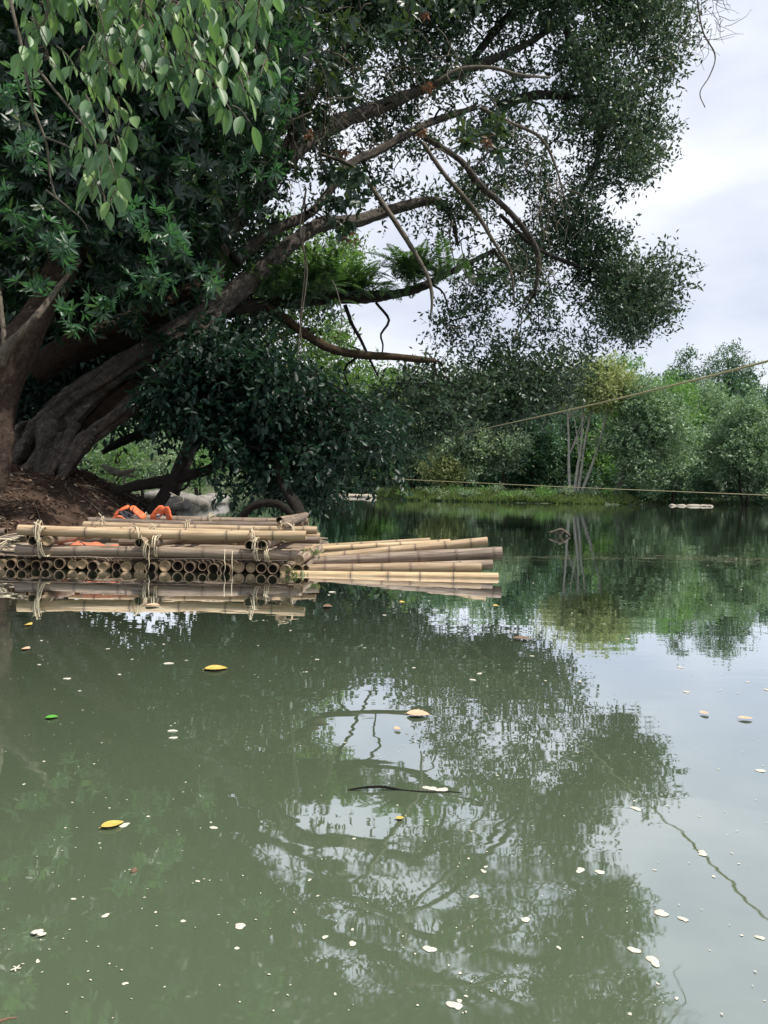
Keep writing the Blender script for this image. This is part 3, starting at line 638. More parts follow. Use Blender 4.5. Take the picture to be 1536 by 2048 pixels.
BR = [
    ('bark', [(400, 640, 12.6, 18), (425, 560, 12.8, 18), (455, 470, 13, 17), (520, 390, 13.4, 14), (600, 300, 13.9, 12), (680, 245, 14.5, 14), (760, 215, 15, 12), (850, 175, 15.5, 10), (930, 140, 16, 9), (1040, 95, 16.5, 6), (1130, 40, 17, 4)]),
    ('bark', [(470, 520, 12.9, 14), (530, 470, 13.2, 11), (586, 443, 13.5, 10), (632, 416, 13.8, 8), (700, 330, 14.4, 8), (760, 300, 14.8, 8), (850, 250, 15.2, 7), (950, 215, 16, 5)]),
    ('bark_dark', [(440, 625, 12.8, 14), (500, 615, 13.1, 17), (560, 605, 13.4, 15), (640, 598, 13.8, 12), (720, 595, 14.2, 12), (780, 590, 14.6, 9), (840, 575, 15, 8), (900, 545, 15.4, 6), (990, 500, 16, 4)]),
    ('bark_moss', [(535, 612, 13.2, 9), (575, 640, 13.2, 9.5), (610, 668, 13.2, 9), (660, 697, 13.3, 9.5), (720, 710, 13.4, 8), (780, 713, 13.5, 7.5), (845, 720, 13.6, 6), (870, 722, 13.7, 3)]),
    ('bark_twig', [(640, 308, 13.4, 3.0), (690, 325, 13.4, 3.8), (725, 350, 13.3, 4.1), (757, 395, 13.2, 4.5), (800, 458, 13.1, 4.9), (832, 510, 13.1, 4.1), (858, 560, 13.1, 3.8), (864, 605, 13.1, 2.6), (860, 640, 13.1, 1.5)]),
    ('bark_twig', [(845, 285, 14.2, 3.8), (890, 350, 14.2, 4.1), (945, 415, 14.3, 4.1), (985, 480, 14.5, 3.4), (1020, 540, 14.6, 2.6), (1030, 610, 14.8, 1.5)]),
    ('bark', [(850, 275, 14.8, 6), (920, 320, 14.8, 6), (960, 370, 14.9, 7), (1010, 415, 15, 6), (1060, 475, 15.2, 5.5), (1077, 520, 15.3, 5), (1070, 590, 15.4, 3)]),
    ('bark_twig', [(870, 165, 14.6, 3.0), (920, 138, 14.6, 3.4), (980, 135, 14.8, 3.4), (1040, 150, 15, 3.0), (1100, 155, 15.4, 2.2)]),
    ('bark_twig', [(960, 215, 14.6, 3.0), (1020, 245, 14.6, 3.4), (1080, 275, 14.8, 3.0), (1110, 330, 15, 2.2), (1130, 400, 15, 1.5)]),
    ('bark', [(1130, 40, 17, 7), (1150, 120, 17, 8), (1180, 190, 17.2, 8), (1200, 260, 17.4, 7), (1190, 330, 17.6, 5), (1150, 420, 17.8, 4), (1160, 540, 18, 3)]),
    ('bark_dark', [(1000, 210, 16, 9), (1080, 190, 16.5, 9), (1160, 200, 17, 7), (1250, 240, 17.6, 4), (1310, 260, 18, 2)]),
    ('bark_dark', [(930, 140, 16, 7), (1010, 40, 16.4, 8), (1100, -20, 16.8, 7), (1220, -80, 17.4, 5)]),
    ('bark_dark', [(1000, 430, 15.2, 4), (1080, 500, 16, 4), (1180, 540, 17, 4), (1270, 560, 18, 3), (1340, 540, 18.6, 1.5)]),
    ('bark_dark', [(690, 610, 13.9, 4), (705, 650, 13.9, 3.5), (722, 680, 13.9, 3), (738, 715, 13.9, 2.5), (756, 752, 13.9, 2)]),
    ('bark_dark', [(752, 605, 14.2, 3), (778, 640, 14.2, 2.6), (762, 668, 14.2, 2.2), (766, 690, 14.2, 1.8), (764, 708, 14.2, 1.4)]),
    ('bark_dark', [(520, 400, 13.4, 14), (560, 330, 13.6, 13), (600, 240, 13.8, 12), (640, 160, 14, 10), (700, 60, 14.4, 9), (720, -60, 14.8, 8)]),
]
SK = []
for i, (mt, pts) in enumerate(BR):
    big_ = max(p[3] for p in pts) > 10
    limb('branch', tree, M[mt], pts, 16 if big_ else 9, .08, .18, 40 + i, .08 if big_ else .1, 4)
    if max(p[3] for p in pts) > 4.1: SK.append(spline(np.array([at(*p[:3]) for p in pts]), .3))
SK = np.vstack(SK)

MAINP = [(540, -500), (1300, -500), (1375, -60), (1392, 60), (1375, 130), (1335, 185), (1375, 235), (1335, 290), (1345, 345), (1270, 380), (1225, 405), (1250, 440), (1275, 515), (1330, 490), (1375, 478), (1380, 560), (1355, 620), (1300, 695), (1225, 690), (1195, 765), (1140, 815), (1070, 835), (1025, 870), (960, 850), (900, 860), (850, 840), (800, 850), (790, 790), (850, 750), (850, 650), (900, 590), (905, 520), (870, 460), (800, 440), (730, 395), (650, 390), (570, 310), (510, 200)]
HOLES = [(920, 285, 36), (1080, 110, 18), (700, 270, 30), (860, 230, 24), (1080, 215, 26), (740, 170, 26), (905, 530, 32), (1010, 620, 20), (660, 180, 24), (1130, 320, 24), (980, 470, 26), (870, 350, 32), (1210, 420, 16), (690, 400, 30), (800, 330, 24), (960, 60, 14), (1060, 700, 14), (1120, 560, 16), (640, 80, 14), (1000, 330, 18), (900, 720, 14), (1150, 640, 14), (1250, 130, 12), (980, 160, 16), (1040, 400, 18), (780, 100, 16), (560, 150, 12), (1180, 40, 12)]
def dmain(px, py):
    b0 = 14.6 + (px - 600) / 780 * 3.6; return b0 - 1.2, b0 + 1.6
lob = lobes_in(MAINP, 620, 17, 66, dmain, 11, HOLES, .60)
g = Geo(); foliage(g, lob, 238, .128, .42, 21, per=8, tmpl=LEAF4, shell=.5, tw=.42)
lobX = lobes_in([(480, 180), (560, 250), (660, 380), (800, 430), (780, 470), (700, 460), (640, 520), (560, 560), (480, 610), (420, 620), (400, 520), (450, 380), (440, 260)], 55, 15, 42, lambda x, y: (12.9, 15.2), 61, [(700, 400, 40), (700, 270, 30), (585, 420, 26), (640, 360, 20)], .5)
lobX += lobes_in([(690, 760), (740, 790), (800, 740), (860, 720), (1000, 760), (960, 870), (880, 880), (860, 930), (800, 910), (720, 920)], 60, 16, 42, lambda x, y: (13.5, 16.5), 62, [], .5)
lobX += lobes_in([(860, 780), (1190, 740), (1150, 820), (1080, 850), (1030, 885), (960, 870), (880, 860)], 34, 13, 34, lambda x, y: (15.5, 17.5), 63, [], .5)
foliage(g, lobX, 240, .12, .42, 64, per=8, tmpl=LEAF4, shell=.5, tw=.42)
lob += lobX
build('crown', g, M['leaf_crown'], tree, smooth=False)
# thin branchlets from the limbs to every leaf cluster, with bare twigs
g = Geo(); rs = np.random.RandomState(31)
dd = [np.linalg.norm(SK - c, axis=1).min() for c, r in lob]
node = [p for p in SK]; wgt = [0.0] * len(SK)
for q in np.argsort(dd):
    c, r = lob[q]; N_ = np.array(node); d = np.linalg.norm(N_ - c, axis=1) + .12 * np.array(wgt); d = np.where(d < .12, 9, d); j = int(d.argmin()); s0 = N_[j]; lv = wgt[j] + 1
    r0 = max(.007, .026 / lv ** .6); m1 = s0 * .6 + c * .4 + rs.normal(size=3) * .12 * min(d[j], 1.5) + np.array([0, 0, .06]); tube(g, [s0, m1, c], [r0, r0 * .75, r0 * .45], 5, .2, cap=False)
    node.append(c); wgt.append(lv); node.append(m1); wgt.append(lv)
    for k in range(2):
        e = c + nrm(rs.normal(size=3)) * r * .85; tube(g, [c, (c + e) / 2 + rs.normal(size=3) * .06, e], [.007, .005, .003], 4, .25, cap=False)
build('branchlets', g, M['bark_dark'], tree)
# pale leafless twig tangles
g = Geo()
def tangle(x0, x1, y0, y1, n, D0, D1, ln, seed, hang=.8):
    rs = np.random.RandomState(seed)
    for k in range(n):
        px, py = rs.uniform(x0, x1), rs.uniform(y0, y1); p = at(px, py, rs.uniform(D0, D1)); d = nrm(np.array([rs.normal(), rs.normal() * .6, -hang + rs.normal() * .6])); pts = [p]; L0 = ln * rs.uniform(.5, 1.3)
        for q in range(6):
            d = nrm(d + rs.normal(size=3) * .42 + np.array([0, 0, -.15 * hang])); p = p + d * L0 / 6; pts.append(p)
            if q in (2, 4):
                e = nrm(d + rs.normal(size=3) * .7); tube(g, [p, p + e * L0 * .15, p + e * L0 * .3 + np.array([0, 0, -.05])], [.006, .005, .003], 4, .1, cap=False)
        tube(g, pts, np.linspace(.011, .004, 7) * rs.uniform(.7, 1.4), 5, .08, cap=False)
tangle(560, 720, -30, 250, 34, 11.5, 13, 1.3, 1); tangle(620, 900, 0, 260, 26, 12.5, 14, 1.0, 2, .3); tangle(1040, 1130, 220, 430, 18, 14, 15, 1.4, 3); tangle(850, 1050, 100, 420, 14, 13.4, 14.5, 1.0, 4, .4); tangle(1150, 1260, 40, 260, 14, 16, 17, 1.0, 5, .5); tangle(900, 1100, 450, 650, 12, 14, 15, 1.0, 6, .7)
build('twigs', g, M['bark_twig'], tree)
# bigger leaves with browning ones among them (centre top)
lob2 = lobes_in([(560, -40), (960, -60), (1000, 60), (960, 140), (830, 150), (760, 210), (660, 250), (560, 240), (520, 80)], 34, 22, 42, lambda x, y: (11.8, 13.4), 13)
lob2 += lobes_in([(640, 330), (740, 330), (760, 400), (740, 470), (690, 500), (640, 440)], 10, 20, 36, lambda x, y: (12.6, 13.4), 14) + lobes_in([(920, 240), (1020, 230), (1020, 320), (960, 340), (900, 300)], 7, 18, 30, lambda x, y: (13, 13.5), 15)
g = Geo(); foliage(g, lob2, 95, .20, .42, 22, per=7, tmpl=LEAF6, droop=.55, whorl=True); build('broad_leaves', g, M['leaf_dark'], tree, smooth=False)
lob3 = [(at(x, y, D), r_) for x, y, D, r_ in [(850, 165, 12.5, .10), (690, 300, 12.6, .08), (845, 258, 12.6, .09), (702, 470, 12.6, .10), (620, 262, 12, .08), (930, 285, 13, .07), (975, 280, 13, .1), (850, 20, 12.3, .08)]]
g = Geo(); foliage(g, lob3, 700, .13, .36, 23, per=4, tmpl=LEAF6, droop=.9, whorl=True); build('withered_leaves', g, M['leaf_brown'], tree, smooth=False)

# ------------------------------------------------------------------ dense tree with leaf rosettes on the left
bt = empty('rosette_tree', at(0, 950, 10.4), 'thick reddish trunk at the left bank carrying dense dark leaf rosettes', 'tree')
limb('trunk', bt, M['bark_red'], [(-60, 1000, 10.2, 62), (-34, 930, 10.3, 52), (-20, 850, 10.4, 44), (-8, 780, 10.5, 38), (20, 720, 10.6, 34), (62, 650, 10.8, 30), (110, 560, 11.2, 28), (170, 440, 11.8, 26), (220, 300, 12.5, 28), (260, 150, 13, 20)], 26, .12, .18, 61, .06, 5)
limb('branch', bt, M['bark_brown'], [(70, 745, 13, 26), (140, 700, 13, 28), (210, 672, 13.2, 30), (290, 640, 13.5, 26), (380, 590, 14, 20), (460, 520, 14.5, 20)], 20, .08, .14, 62, .08)
limb('branch', bt, M['bark_twig'], [(0, 735, 9.9, 9), (12, 700, 9.9, 11), (40, 668, 9.9, 8), (75, 630, 10, 7), (120, 570, 10.3, 5), (160, 520, 10.6, 4)], 10, .06, .14, 63, .06)
limb('branch', bt, M['bark_twig'], [(5, 730, 9.9, 6), (8, 680, 9.9, 5), (0, 600, 10, 5), (-10, 520, 10, 4)], 8, .06, .14, 64, .06)
limb('branch', bt, M['bark_dark'], [(170, 440, 11.8, 14), (260, 380, 12, 12), (340, 340, 12.3, 9), (430, 300, 12.6, 6)], 10, .06, .14, 65, .08)
LP = [(-220, -520), (640, -520), (640, 60), (610, 240), (560, 370), (480, 400), (420, 500), (380, 590), (300, 625), (180, 640), (80, 625), (-220, 660)]
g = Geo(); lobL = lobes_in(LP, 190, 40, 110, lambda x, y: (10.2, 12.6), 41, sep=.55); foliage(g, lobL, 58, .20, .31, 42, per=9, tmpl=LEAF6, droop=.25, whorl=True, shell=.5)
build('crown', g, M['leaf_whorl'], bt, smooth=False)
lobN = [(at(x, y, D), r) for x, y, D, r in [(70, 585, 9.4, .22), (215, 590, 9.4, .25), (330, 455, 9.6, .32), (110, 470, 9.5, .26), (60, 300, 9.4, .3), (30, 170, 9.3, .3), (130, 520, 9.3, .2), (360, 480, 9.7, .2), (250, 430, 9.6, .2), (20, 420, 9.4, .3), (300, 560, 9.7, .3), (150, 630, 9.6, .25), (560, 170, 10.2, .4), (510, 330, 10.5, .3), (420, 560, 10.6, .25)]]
lobD = [(at(x, y, D), r) for x, y, D, r in [(190, 650, 12, .4), (260, 640, 12.2, .4), (330, 620, 12.4, .4), (380, 600, 12.4, .35), (130, 665, 11.8, .3), (440, 480, 12.4, .45), (480, 400, 12.5, .5), (540, 350, 12.6, .5), (400, 540, 12.3, .4)]]
g = Geo(); foliage(g, lobD, 75, .18, .31, 143, per=9, tmpl=LEAF6, droop=.3, whorl=True, shell=.5); build('lower_rosettes', g, M['leaf_whorl'], bt, smooth=False)
g = Geo(); foliage(g, lobN, 170, .16, .27, 142, per=10, tmpl=LEAF6, droop=.15, whorl=True, shell=.5); build('painted_lit_rosettes', g, M['leaf_painted_lit'], bt, smooth=False)  # front clumps added in lighter leaf colour to paint in sunlit highlights
BP = [(-300, -600), (620, -600), (610, 300), (545, 330), (500, 440), (440, 560), (370, 740), (330, 830), (240, 870), (170, 850), (90, 870), (-300, 900)]
bk = empty('bank_tree', at(-150, 900, 16), 'shadowy dark leaved tree filling the space behind the slanting trunks', 'tree')
limb('trunk', bk, M['bark_dark'], [(-140, 960, 16, 30), (-60, 700, 16, 28), (60, 400, 16, 24), (200, 100, 16, 18)], 14, .1, .1, 71)
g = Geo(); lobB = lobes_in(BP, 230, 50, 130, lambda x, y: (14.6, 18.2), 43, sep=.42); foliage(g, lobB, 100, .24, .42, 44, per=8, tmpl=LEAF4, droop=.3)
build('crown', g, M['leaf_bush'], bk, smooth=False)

# dark overhanging bush in the middle
bu = empty('overhanging_bush', at(300, 1020, 11.6), 'dark glossy bush drooping over the water behind the raft', 'bush')
for i, pts in enumerate([[(292, 1040, 11.4, 12), (315, 1010, 11.4, 13), (340, 970, 11.5, 12), (362, 932, 11.6, 10), (372, 915, 11.6, 6)], [(225, 985, 11.3, 7), (270, 972, 11.4, 11), (330, 962, 11.5, 12), (380, 950, 11.6, 11), (420, 938, 11.7, 9), (480, 900, 11.9, 7), (540, 850, 12.2, 5)],
        [(205, 905, 13, 5), (240, 885, 13, 8), (300, 860, 13, 8), (360, 830, 13, 7), (420, 770, 13, 6), (520, 720, 13, 4)], [(478, 1040, 10.6, 6), (500, 1016, 10.6, 8), (530, 1006, 10.6, 7.5), (560, 1010, 10.6, 8), (585, 1030, 10.6, 7)],
        [(600, 1040, 10.7, 12), (592, 1010, 10.8, 12), (575, 985, 11, 9), (560, 950, 11.3, 7), (560, 880, 11.8, 6), (600, 800, 12.4, 4)], [(380, 955, 11.6, 3), (372, 975, 11.5, 2.5), (345, 985, 11.4, 2)]]):
    limb('branch', bu, M['bark_dark'], pts, 12, .08, .16, 80 + i, .06)
CP = [(285, 790), (300, 690), (370, 640), (450, 640), (520, 665), (575, 700), (630, 735), (690, 780), (750, 800), (815, 830), (840, 880), (790, 905), (760, 950), (715, 945), (690, 985), (650, 1000), (620, 1022), (590, 990), (545, 1000), (520, 975), (480, 985), (455, 955), (432, 958), (418, 915), (380, 895), (368, 912), (345, 870), (300, 862)]
g = Geo(); lobC = lobes_in(CP, 210, 13, 62, lambda x, y: (11.2, 13.9), 45, holes=[(395, 885, 18), (470, 930, 10), (700, 900, 10)], sep=.42); foliage(g, lobC, 270, .138, .46, 46, per=6, tmpl=LEAF6, droop=.45)
lobC2 = [(at(x, y, D), .16) for x, y, D in [(350, 900, 11.5), (330, 880, 11.6), (420, 950, 11.4), (640, 1015, 11.2), (560, 1005, 11.2), (735, 955, 11.8), (440, 870, 11.4), (460, 985, 11.2), (505, 990, 11.2), (600, 1000, 11.1), (680, 985, 11.5), (800, 900, 12.5), (350, 780, 12), (290, 830, 12)]]
foliage(g, lobC2, 500, .12, .46, 146, per=6, tmpl=LEAF6, droop=.7)
rs = np.random.RandomState(314); gsh = g
for k in range(90):
    c, r = lobC[rs.randint(len(lobC))]; mid_ = at(570, 820, 12.5); d = nrm(c - mid_ + rs.normal(size=3) * .5 + np.array([0, 0, .1])); p = c + d * r * .5; pts = [p]; L0 = rs.uniform(.3, .75)
    for q in range(6): d = nrm(d + np.array([0, 0, -.16]) + rs.normal(size=3) * .15); pts.append(pts[-1] + d * L0 / 6)
    tube(gsh, pts, np.linspace(.006, .002, 7), 4, .08, cap=False); S = spline(np.array(pts), L0 / 9); T = nrm(np.gradient(S, axis=0)); m_ = len(S)
    for sg in (-1, 1): leaves(g, S, T * .6 + nrm(np.cross(T, [0, 0, 1.0])) * sg + rs.normal(size=(m_, 3)) * .3 + np.array([0, 0, -.25]), np.array([0, 0, 1.0]) + rs.normal(size=(m_, 3)) * .4, rs.uniform(.08, .14, m_), rs.uniform(.035, .06, m_), LEAF6, None, rs)
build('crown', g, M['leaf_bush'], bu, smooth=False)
g = Geo(); rs = np.random.RandomState(9)
for c, r in lobC:
    s = at(*[(420, 800, 12.8), (520, 720, 13), (560, 880, 11.8), (600, 800, 12.4)][rs.randint(4)]); tube(g, [s, (s + c) / 2 + rs.normal(size=3) * .15, c], [.02, .014, .006], 4, .25, cap=False)
build('branchlets', g, M['bark_dark'], bu)

g = Geo(); lobU = lobes_in([(330, 640), (420, 600), (540, 600), (700, 600), (720, 640), (600, 660), (560, 700), (440, 700), (330, 720)], 46, 13, 36, lambda x, y: (12.6, 14.5), 145, [(590, 650, 12), (690, 640, 10)], .5)
lobU += [(at(x, y, D), .15) for x, y, D in [(540, 690, 12.5), (610, 715, 12.6), (590, 745, 12.4), (670, 765, 12.7), (480, 640, 12.5), (730, 790, 13), (790, 820, 13)]]; foliage(g, lobU, 260, .115, .44, 147, per=6, tmpl=LEAF6, droop=.3); build('upper_sprays', g, M['leaf_dark'], bu, smooth=False)

# sunlit tree beyond the dark bush
yt = empty('sunlit_tree', (-7.5, 27, .9), 'sunlit green tree seen through the gap behind the fern covered limb', 'tree')
YP = [(450, 600), (495, 500), (530, 400), (580, 410), (620, 470), (700, 450), (745, 480), (735, 540), (690, 590), (640, 600), (700, 620), (790, 700), (835, 740), (850, 860), (760, 900), (640, 860), (560, 760), (470, 640), (440, 560)]
g = Geo(); foliage(g, lobes_in(YP, 110, 16, 50, lambda x, y: (24, 28), 47, holes=[(752, 660, 48), (790, 700, 30), (790, 480, 20)]), 75, .17, .42, 48, per=8, tmpl=LEAF6, tw=.3); build('crown', g, M['leaf_bright'], yt, smooth=False)
g = Geo(); a0 = np.array((-7.5, 27, .6)); tube(g, [a0, at(420, 800, 27), at(520, 640, 26.5), at(600, 520, 26)], [.3, .25, .18, .05], 10, .3, .08, .1); tube(g, [at(470, 720, 26.8), at(600, 660, 26), at(720, 700, 26)], [.15, .1, .03], 8, .3); build('trunk', g, M['bark_dark'], yt)

# ferns growing on the limb
def fern(px, py, D, n, ln, lean, label, seed):
    rs = np.random.RandomState(seed); b0 = at(px, py, D); e = empty('fern', b0, label, 'fern', 'ferns growing on the dark limb')
    g = Geo(); gs = Geo()
    for k in range(n):
        a_ = k * 2.4 + rs.rand(); d = nrm(np.array([math.cos(a_) + lean, math.sin(a_) * .8, rs.uniform(.6, 2.6)])); L0 = ln * rs.uniform(.6, 1.1); pts = [b0 + rs.normal(size=3) * np.array([.30, .12, .06])]
        for q in range(7):
            d = nrm(d + np.array([0, 0, -.17]) + rs.normal(size=3) * .04); pts.append(pts[-1] + d * L0 / 7)
        S = spline(np.array(pts), L0 / 34); T = nrm(np.gradient(S, axis=0)); side = nrm(np.cross(T, [0, 0, 1.0])); up = np.cross(side, T)
        tube(gs, pts, np.linspace(.006, .002, 8), 4, .08, cap=False); m_ = np.arange(3, len(S)); s_ = m_ / len(S); pl = L0 * .21 * np.sin(np.pi * np.clip(s_ * .93 + .07, 0, 1)) ** .7
        for sg in (-1, 1): leaves(g, S[m_], side[m_] * sg + T[m_] * .35 + rs.normal(size=(len(m_), 3)) * .06, up[m_], pl, L0 * .034, LEAF4, np.clip(rs.rand() + rs.normal(size=len(m_)) * .1, 0, 1), rs)
    build('fronds', g, M['fern'], e, smooth=False); build('stems', gs, M['fern'], e)
fern(555, 598, 13.1, 40, .75, .6, 'bright green fern tuft sprouting where the mossy limb begins', 1)
fern(610, 590, 13.4, 40, .75, .5, 'fern clump on the dark limb next to the first fern tuft', 2)
fern(690, 585, 13.8, 60, .85, .3, 'wide feathery fern clump in the middle of the dark limb', 3)
fern(840, 560, 14.4, 50, .85, .0, 'tall dark fern clump standing against the sky near the limb end', 4)
fern(770, 600, 14.1, 12, .6, -.1, 'small drooping fern under the limb beside the sky gap', 5)
fern(905, 560, 14.8, 16, .6, .2, 'outermost fern half hidden among the small leaved crown', 6)
# hanging vines
for i, (pts, lb) in enumerate([([(612, 380, 12.4), (600, 460, 12.4), (614, 540, 12.4), (602, 640, 12.4), (596, 700, 12.4), (594, 750, 12.4), (602, 778, 12.4), (618, 790, 12.4)], 'knotted vine hanging in front of the dark bush below the slanting limb'), ([(905, 440, 14.6), (900, 480, 14.6), (910, 540, 14.6), (902, 620, 14.6)], 'thin vine hanging from the bent limb near the tall fern'),
        ([(664, 560, 12.6), (676, 590, 12.6), (684, 640, 12.6), (672, 690, 12.6)], 'slim pale vine dangling below the fern clumps'), ([(1392, -20, 15), (1405, 60, 15), (1430, 110, 15), (1420, 150, 15), (1400, 185, 15), (1410, 215, 15)], 'long leafless twig hanging against the open sky')]):
    g = Geo(); P_ = [at(*p) for p in pts]; tube(g, P_, np.linspace(.016, .008, len(P_)), 6, .06, rough=.2, seed=i)
    if i == 0: tube(g, [p + np.array([.05 * math.sin(k * 2), .03, .03]) for k, p in enumerate(P_)], .009, 5, .06)
    if i == 3:
        rs = np.random.RandomState(77)
        for k in range(46):
            a_ = at(rs.uniform(1355, 1450), rs.uniform(-60, 90), rs.uniform(14.6, 15.6)); d = nrm(np.array([rs.uniform(-.2, 1), rs.normal() * .3, rs.uniform(-1, .2)])); pp = [a_]
            for q in range(4): d = nrm(d + rs.normal(size=3) * .3); pp.append(pp[-1] + d * .14)
            tube(g, pp, np.linspace(.0065, .003, 5), 4, .08, cap=False)
    o = build('vine', g, M['bark_twig']); tag(o, lb, 'vine', 'hanging vines and twigs')

# ------------------------------------------------------------------ fig branch hanging close by, top left
fb = empty('fig_branch', at(200, -200, 4.3), 'hanging branch of large pale green leaves close overhead', 'branch')
g = Geo(); gl_ = Geo(); rs = np.random.RandomState(50)
TW = [[(10, -60, 4.3), (25, 20, 4.2), (42, 90, 4.2), (62, 200, 4.2), (92, 285, 4.2), (100, 350, 4.2), (112, 398, 4.2)], [(45, 100, 4.2), (105, 175, 4.15), (158, 240, 4.1), (190, 290, 4.1), (207, 380, 4.1), (212, 450, 4.1)], [(180, -40, 4.0), (205, 50, 4.0), (222, 160, 4.0)], [(300, -60, 4.4), (345, 2, 4.4), (372, 15, 4.4), (376, 60, 4.4), (372, 130, 4.4)], [(345, 2, 4.4), (400, 12, 4.4), (470, -2, 4.4)],
      [(372, -20, 4.4), (430, 60, 4.3), (470, 110, 4.3), (500, 160, 4.3)], [(330, 110, 4.2), (390, 150, 4.2), (440, 190, 4.2), (480, 250, 4.2)], [(470, -2, 4.5), (500, 38, 4.5), (525, 60, 4.5)], [(90, -60, 3.9), (95, 30, 3.9), (65, 60, 3.9)], [(240, -60, 4.4), (300, 40, 4.4), (330, 110, 4.4), (300, 150, 4.4)], [(92, 380, 4.2), (130, 410, 4.2), (165, 440, 4.2), (180, 470, 4.2)], [(92, 275, 4.2), (130, 290, 4.1), (145, 300, 4.1)]]
sprigs = []
for k, tw_ in enumerate(TW):
    P_ = [at(*p) for p in tw_]; r0 = .011 if k == 0 else (.008 if k == 1 else .006)
    C_, _ = tube(g, P_, np.linspace(r0, r0 * .4, len(P_)), 7, .03, rough=.15, seed=k)
FP = [(-40, -120), (550, -120), (548, 60), (520, 170), (500, 265), (478, 275), (430, 230), (392, 195), (330, 195), (262, 190), (245, 245), (255, 300), (248, 400), (215, 450), (180, 420), (172, 330), (180, 270), (110, 215), (60, 140), (-40, 60)]
rp_ = random.Random(6); pts2 = []
while len(pts2) < 170:
    p = (rp_.uniform(-40, 560), rp_.uniform(-120, 460))
    if not inpoly(p, FP): continue
    if any(math.hypot(p[0] - q[0], p[1] - q[1]) < 13 for q in pts2): continue
    if p[0] < 180 and p[1] > 20 and rp_.random() < .55: continue
    pts2.append(p)
for p in pts2:
    D_ = rp_.uniform(3.8, 4.9); s = at(p[0] - rp_.uniform(-25, 45), p[1] - rp_.uniform(30, 60), D_ + rp_.uniform(-.15, .15)); e = at(p[0], p[1], D_); m_ = (s + e) / 2 + np.array([0, 0, .02])
    tube(g, [s, m_, e], [.0045, .0035, .0025], 5, .03, cap=False)
    nl = rp_.randint(4, 7)
    for q in range(nl):
        t_ = q / (nl - 1); b0 = s * (1 - t_) + e * t_; a_ = rs.uniform(0, 6.28); d = nrm(np.array([math.cos(a_) * .42, math.sin(a_) * .42, -rs.uniform(.45, 1.2)])); ln = rs.uniform(.075, .140)
        pet = b0 + nrm(d + np.array([math.cos(a_) * .6, math.sin(a_) * .6, .4])) * .028; tube(g, [b0, (b0 + pet) / 2, pet], .0016, 4, .02, cap=False)
        leaves(gl_, pet[None], d[None], np.array([[math.cos(a_), math.sin(a_) - .15, .35]]) + rs.normal(size=(1, 3)) * .45, ln, ln * rs.uniform(.42, .54), LEAFB, rs.rand(1), rs)
build('twigs', g, M['bark_twig'], fb); build('leaves', gl_, M['leaf_fig'], fb)

# ------------------------------------------------------------------ far trees
def far_tree(name, label, px, base, D, top, hw, mat, seed, crown_bottom=.25, leaf=.40, dens=36, n=40, lean=0, trunk='bark_dark', tr=.16, group=None, stems=1, open_=False, cat='tree', squash=.85):
    rs = random.Random(seed); z0 = float(far_h(np.array([[0.]]) + at(px, base, D)[0], np.array([[0.]]) + D)[0, 0]) if D > 55 else .5
    b0 = at(px, base, D); b0[2] = max(z0, -.1) - .1; tp = at(px + lean, top, D); H = tp[2] - b0[2]; W = hw * mpp(D)
    e = empty(name, b0, label, cat, group); lo = []; tries = 0
    cz = b0[2] + H * crown_bottom; ch = (tp[2] - cz) / 2; cc = np.array([tp[0], D, cz + ch])
    while len(lo) < int(n * 1.8) and tries < 2000:
        tries += 1
        v = np.array([rs.gauss(0, 1) for _ in range(3)]); v = v / np.linalg.norm(v); k_ = 1 + .28 * float(wob(v[None] * 1.3, 1.5, seed)[0]); outl = rs.random() < .22
        q_ = rs.random() ** .35 if not outl else rs.uniform(1.0, 1.22); r = (rs.uniform(.20, .36) if not outl else rs.uniform(.10, .18)) * min(W, ch * 1.2)
        wz = 1 - .3 * max(0, v[2]); c = cc + v * q_ * k_ * np.array([(W - r * .7) * wz, (W - r * .7) * .8 * wz, max(ch - r * .7, .1)])
        if any(np.linalg.norm(c - q[0]) < .36 * (r + q[1]) for q in lo): continue
        lo.append((c, r))
    g = Geo(); foliage(g, lo, dens / (leaf / .36) ** 2, leaf, .5, seed, per=6, tmpl=LEAF4, flat=.75, tw=.35, shell=.38); build('crown', g, M[mat], e, smooth=False)
    g = Geo()
    for k in range(stems):
        off = (k - (stems - 1) / 2) * W * .22; s0 = b0 + np.array([off * .35, rs.uniform(-.2, .2), 0]); e0 = cc + np.array([off * 1.8, 0, ch * .5])
        m_ = s0 * .55 + e0 * .45 + np.array([rs.uniform(-.4, .4), 0, 0]); tube(g, [s0, (s0 + m_) / 2 + np.array([rs.uniform(-.15, .15), 0, 0]), m_, e0], [tr, tr * .85, tr * .65, tr * .2], 7, .6, .05, .1, seed)
        for q in range(4 if not open_ else 9):
            c = lo[rs.randrange(len(lo))][0]; t_ = rs.uniform(.2, .8); a_ = m_ * (1 - t_) + e0 * t_ if rs.random() < .7 else s0 * .3 + m_ * .7
            tube(g, [a_, (a_ + c) / 2 + np.array([0, 0, .2]), c], [tr * .4, tr * .28, tr * .1], 5, .8, cap=False)
    build('trunk', g, M[trunk], e); return e
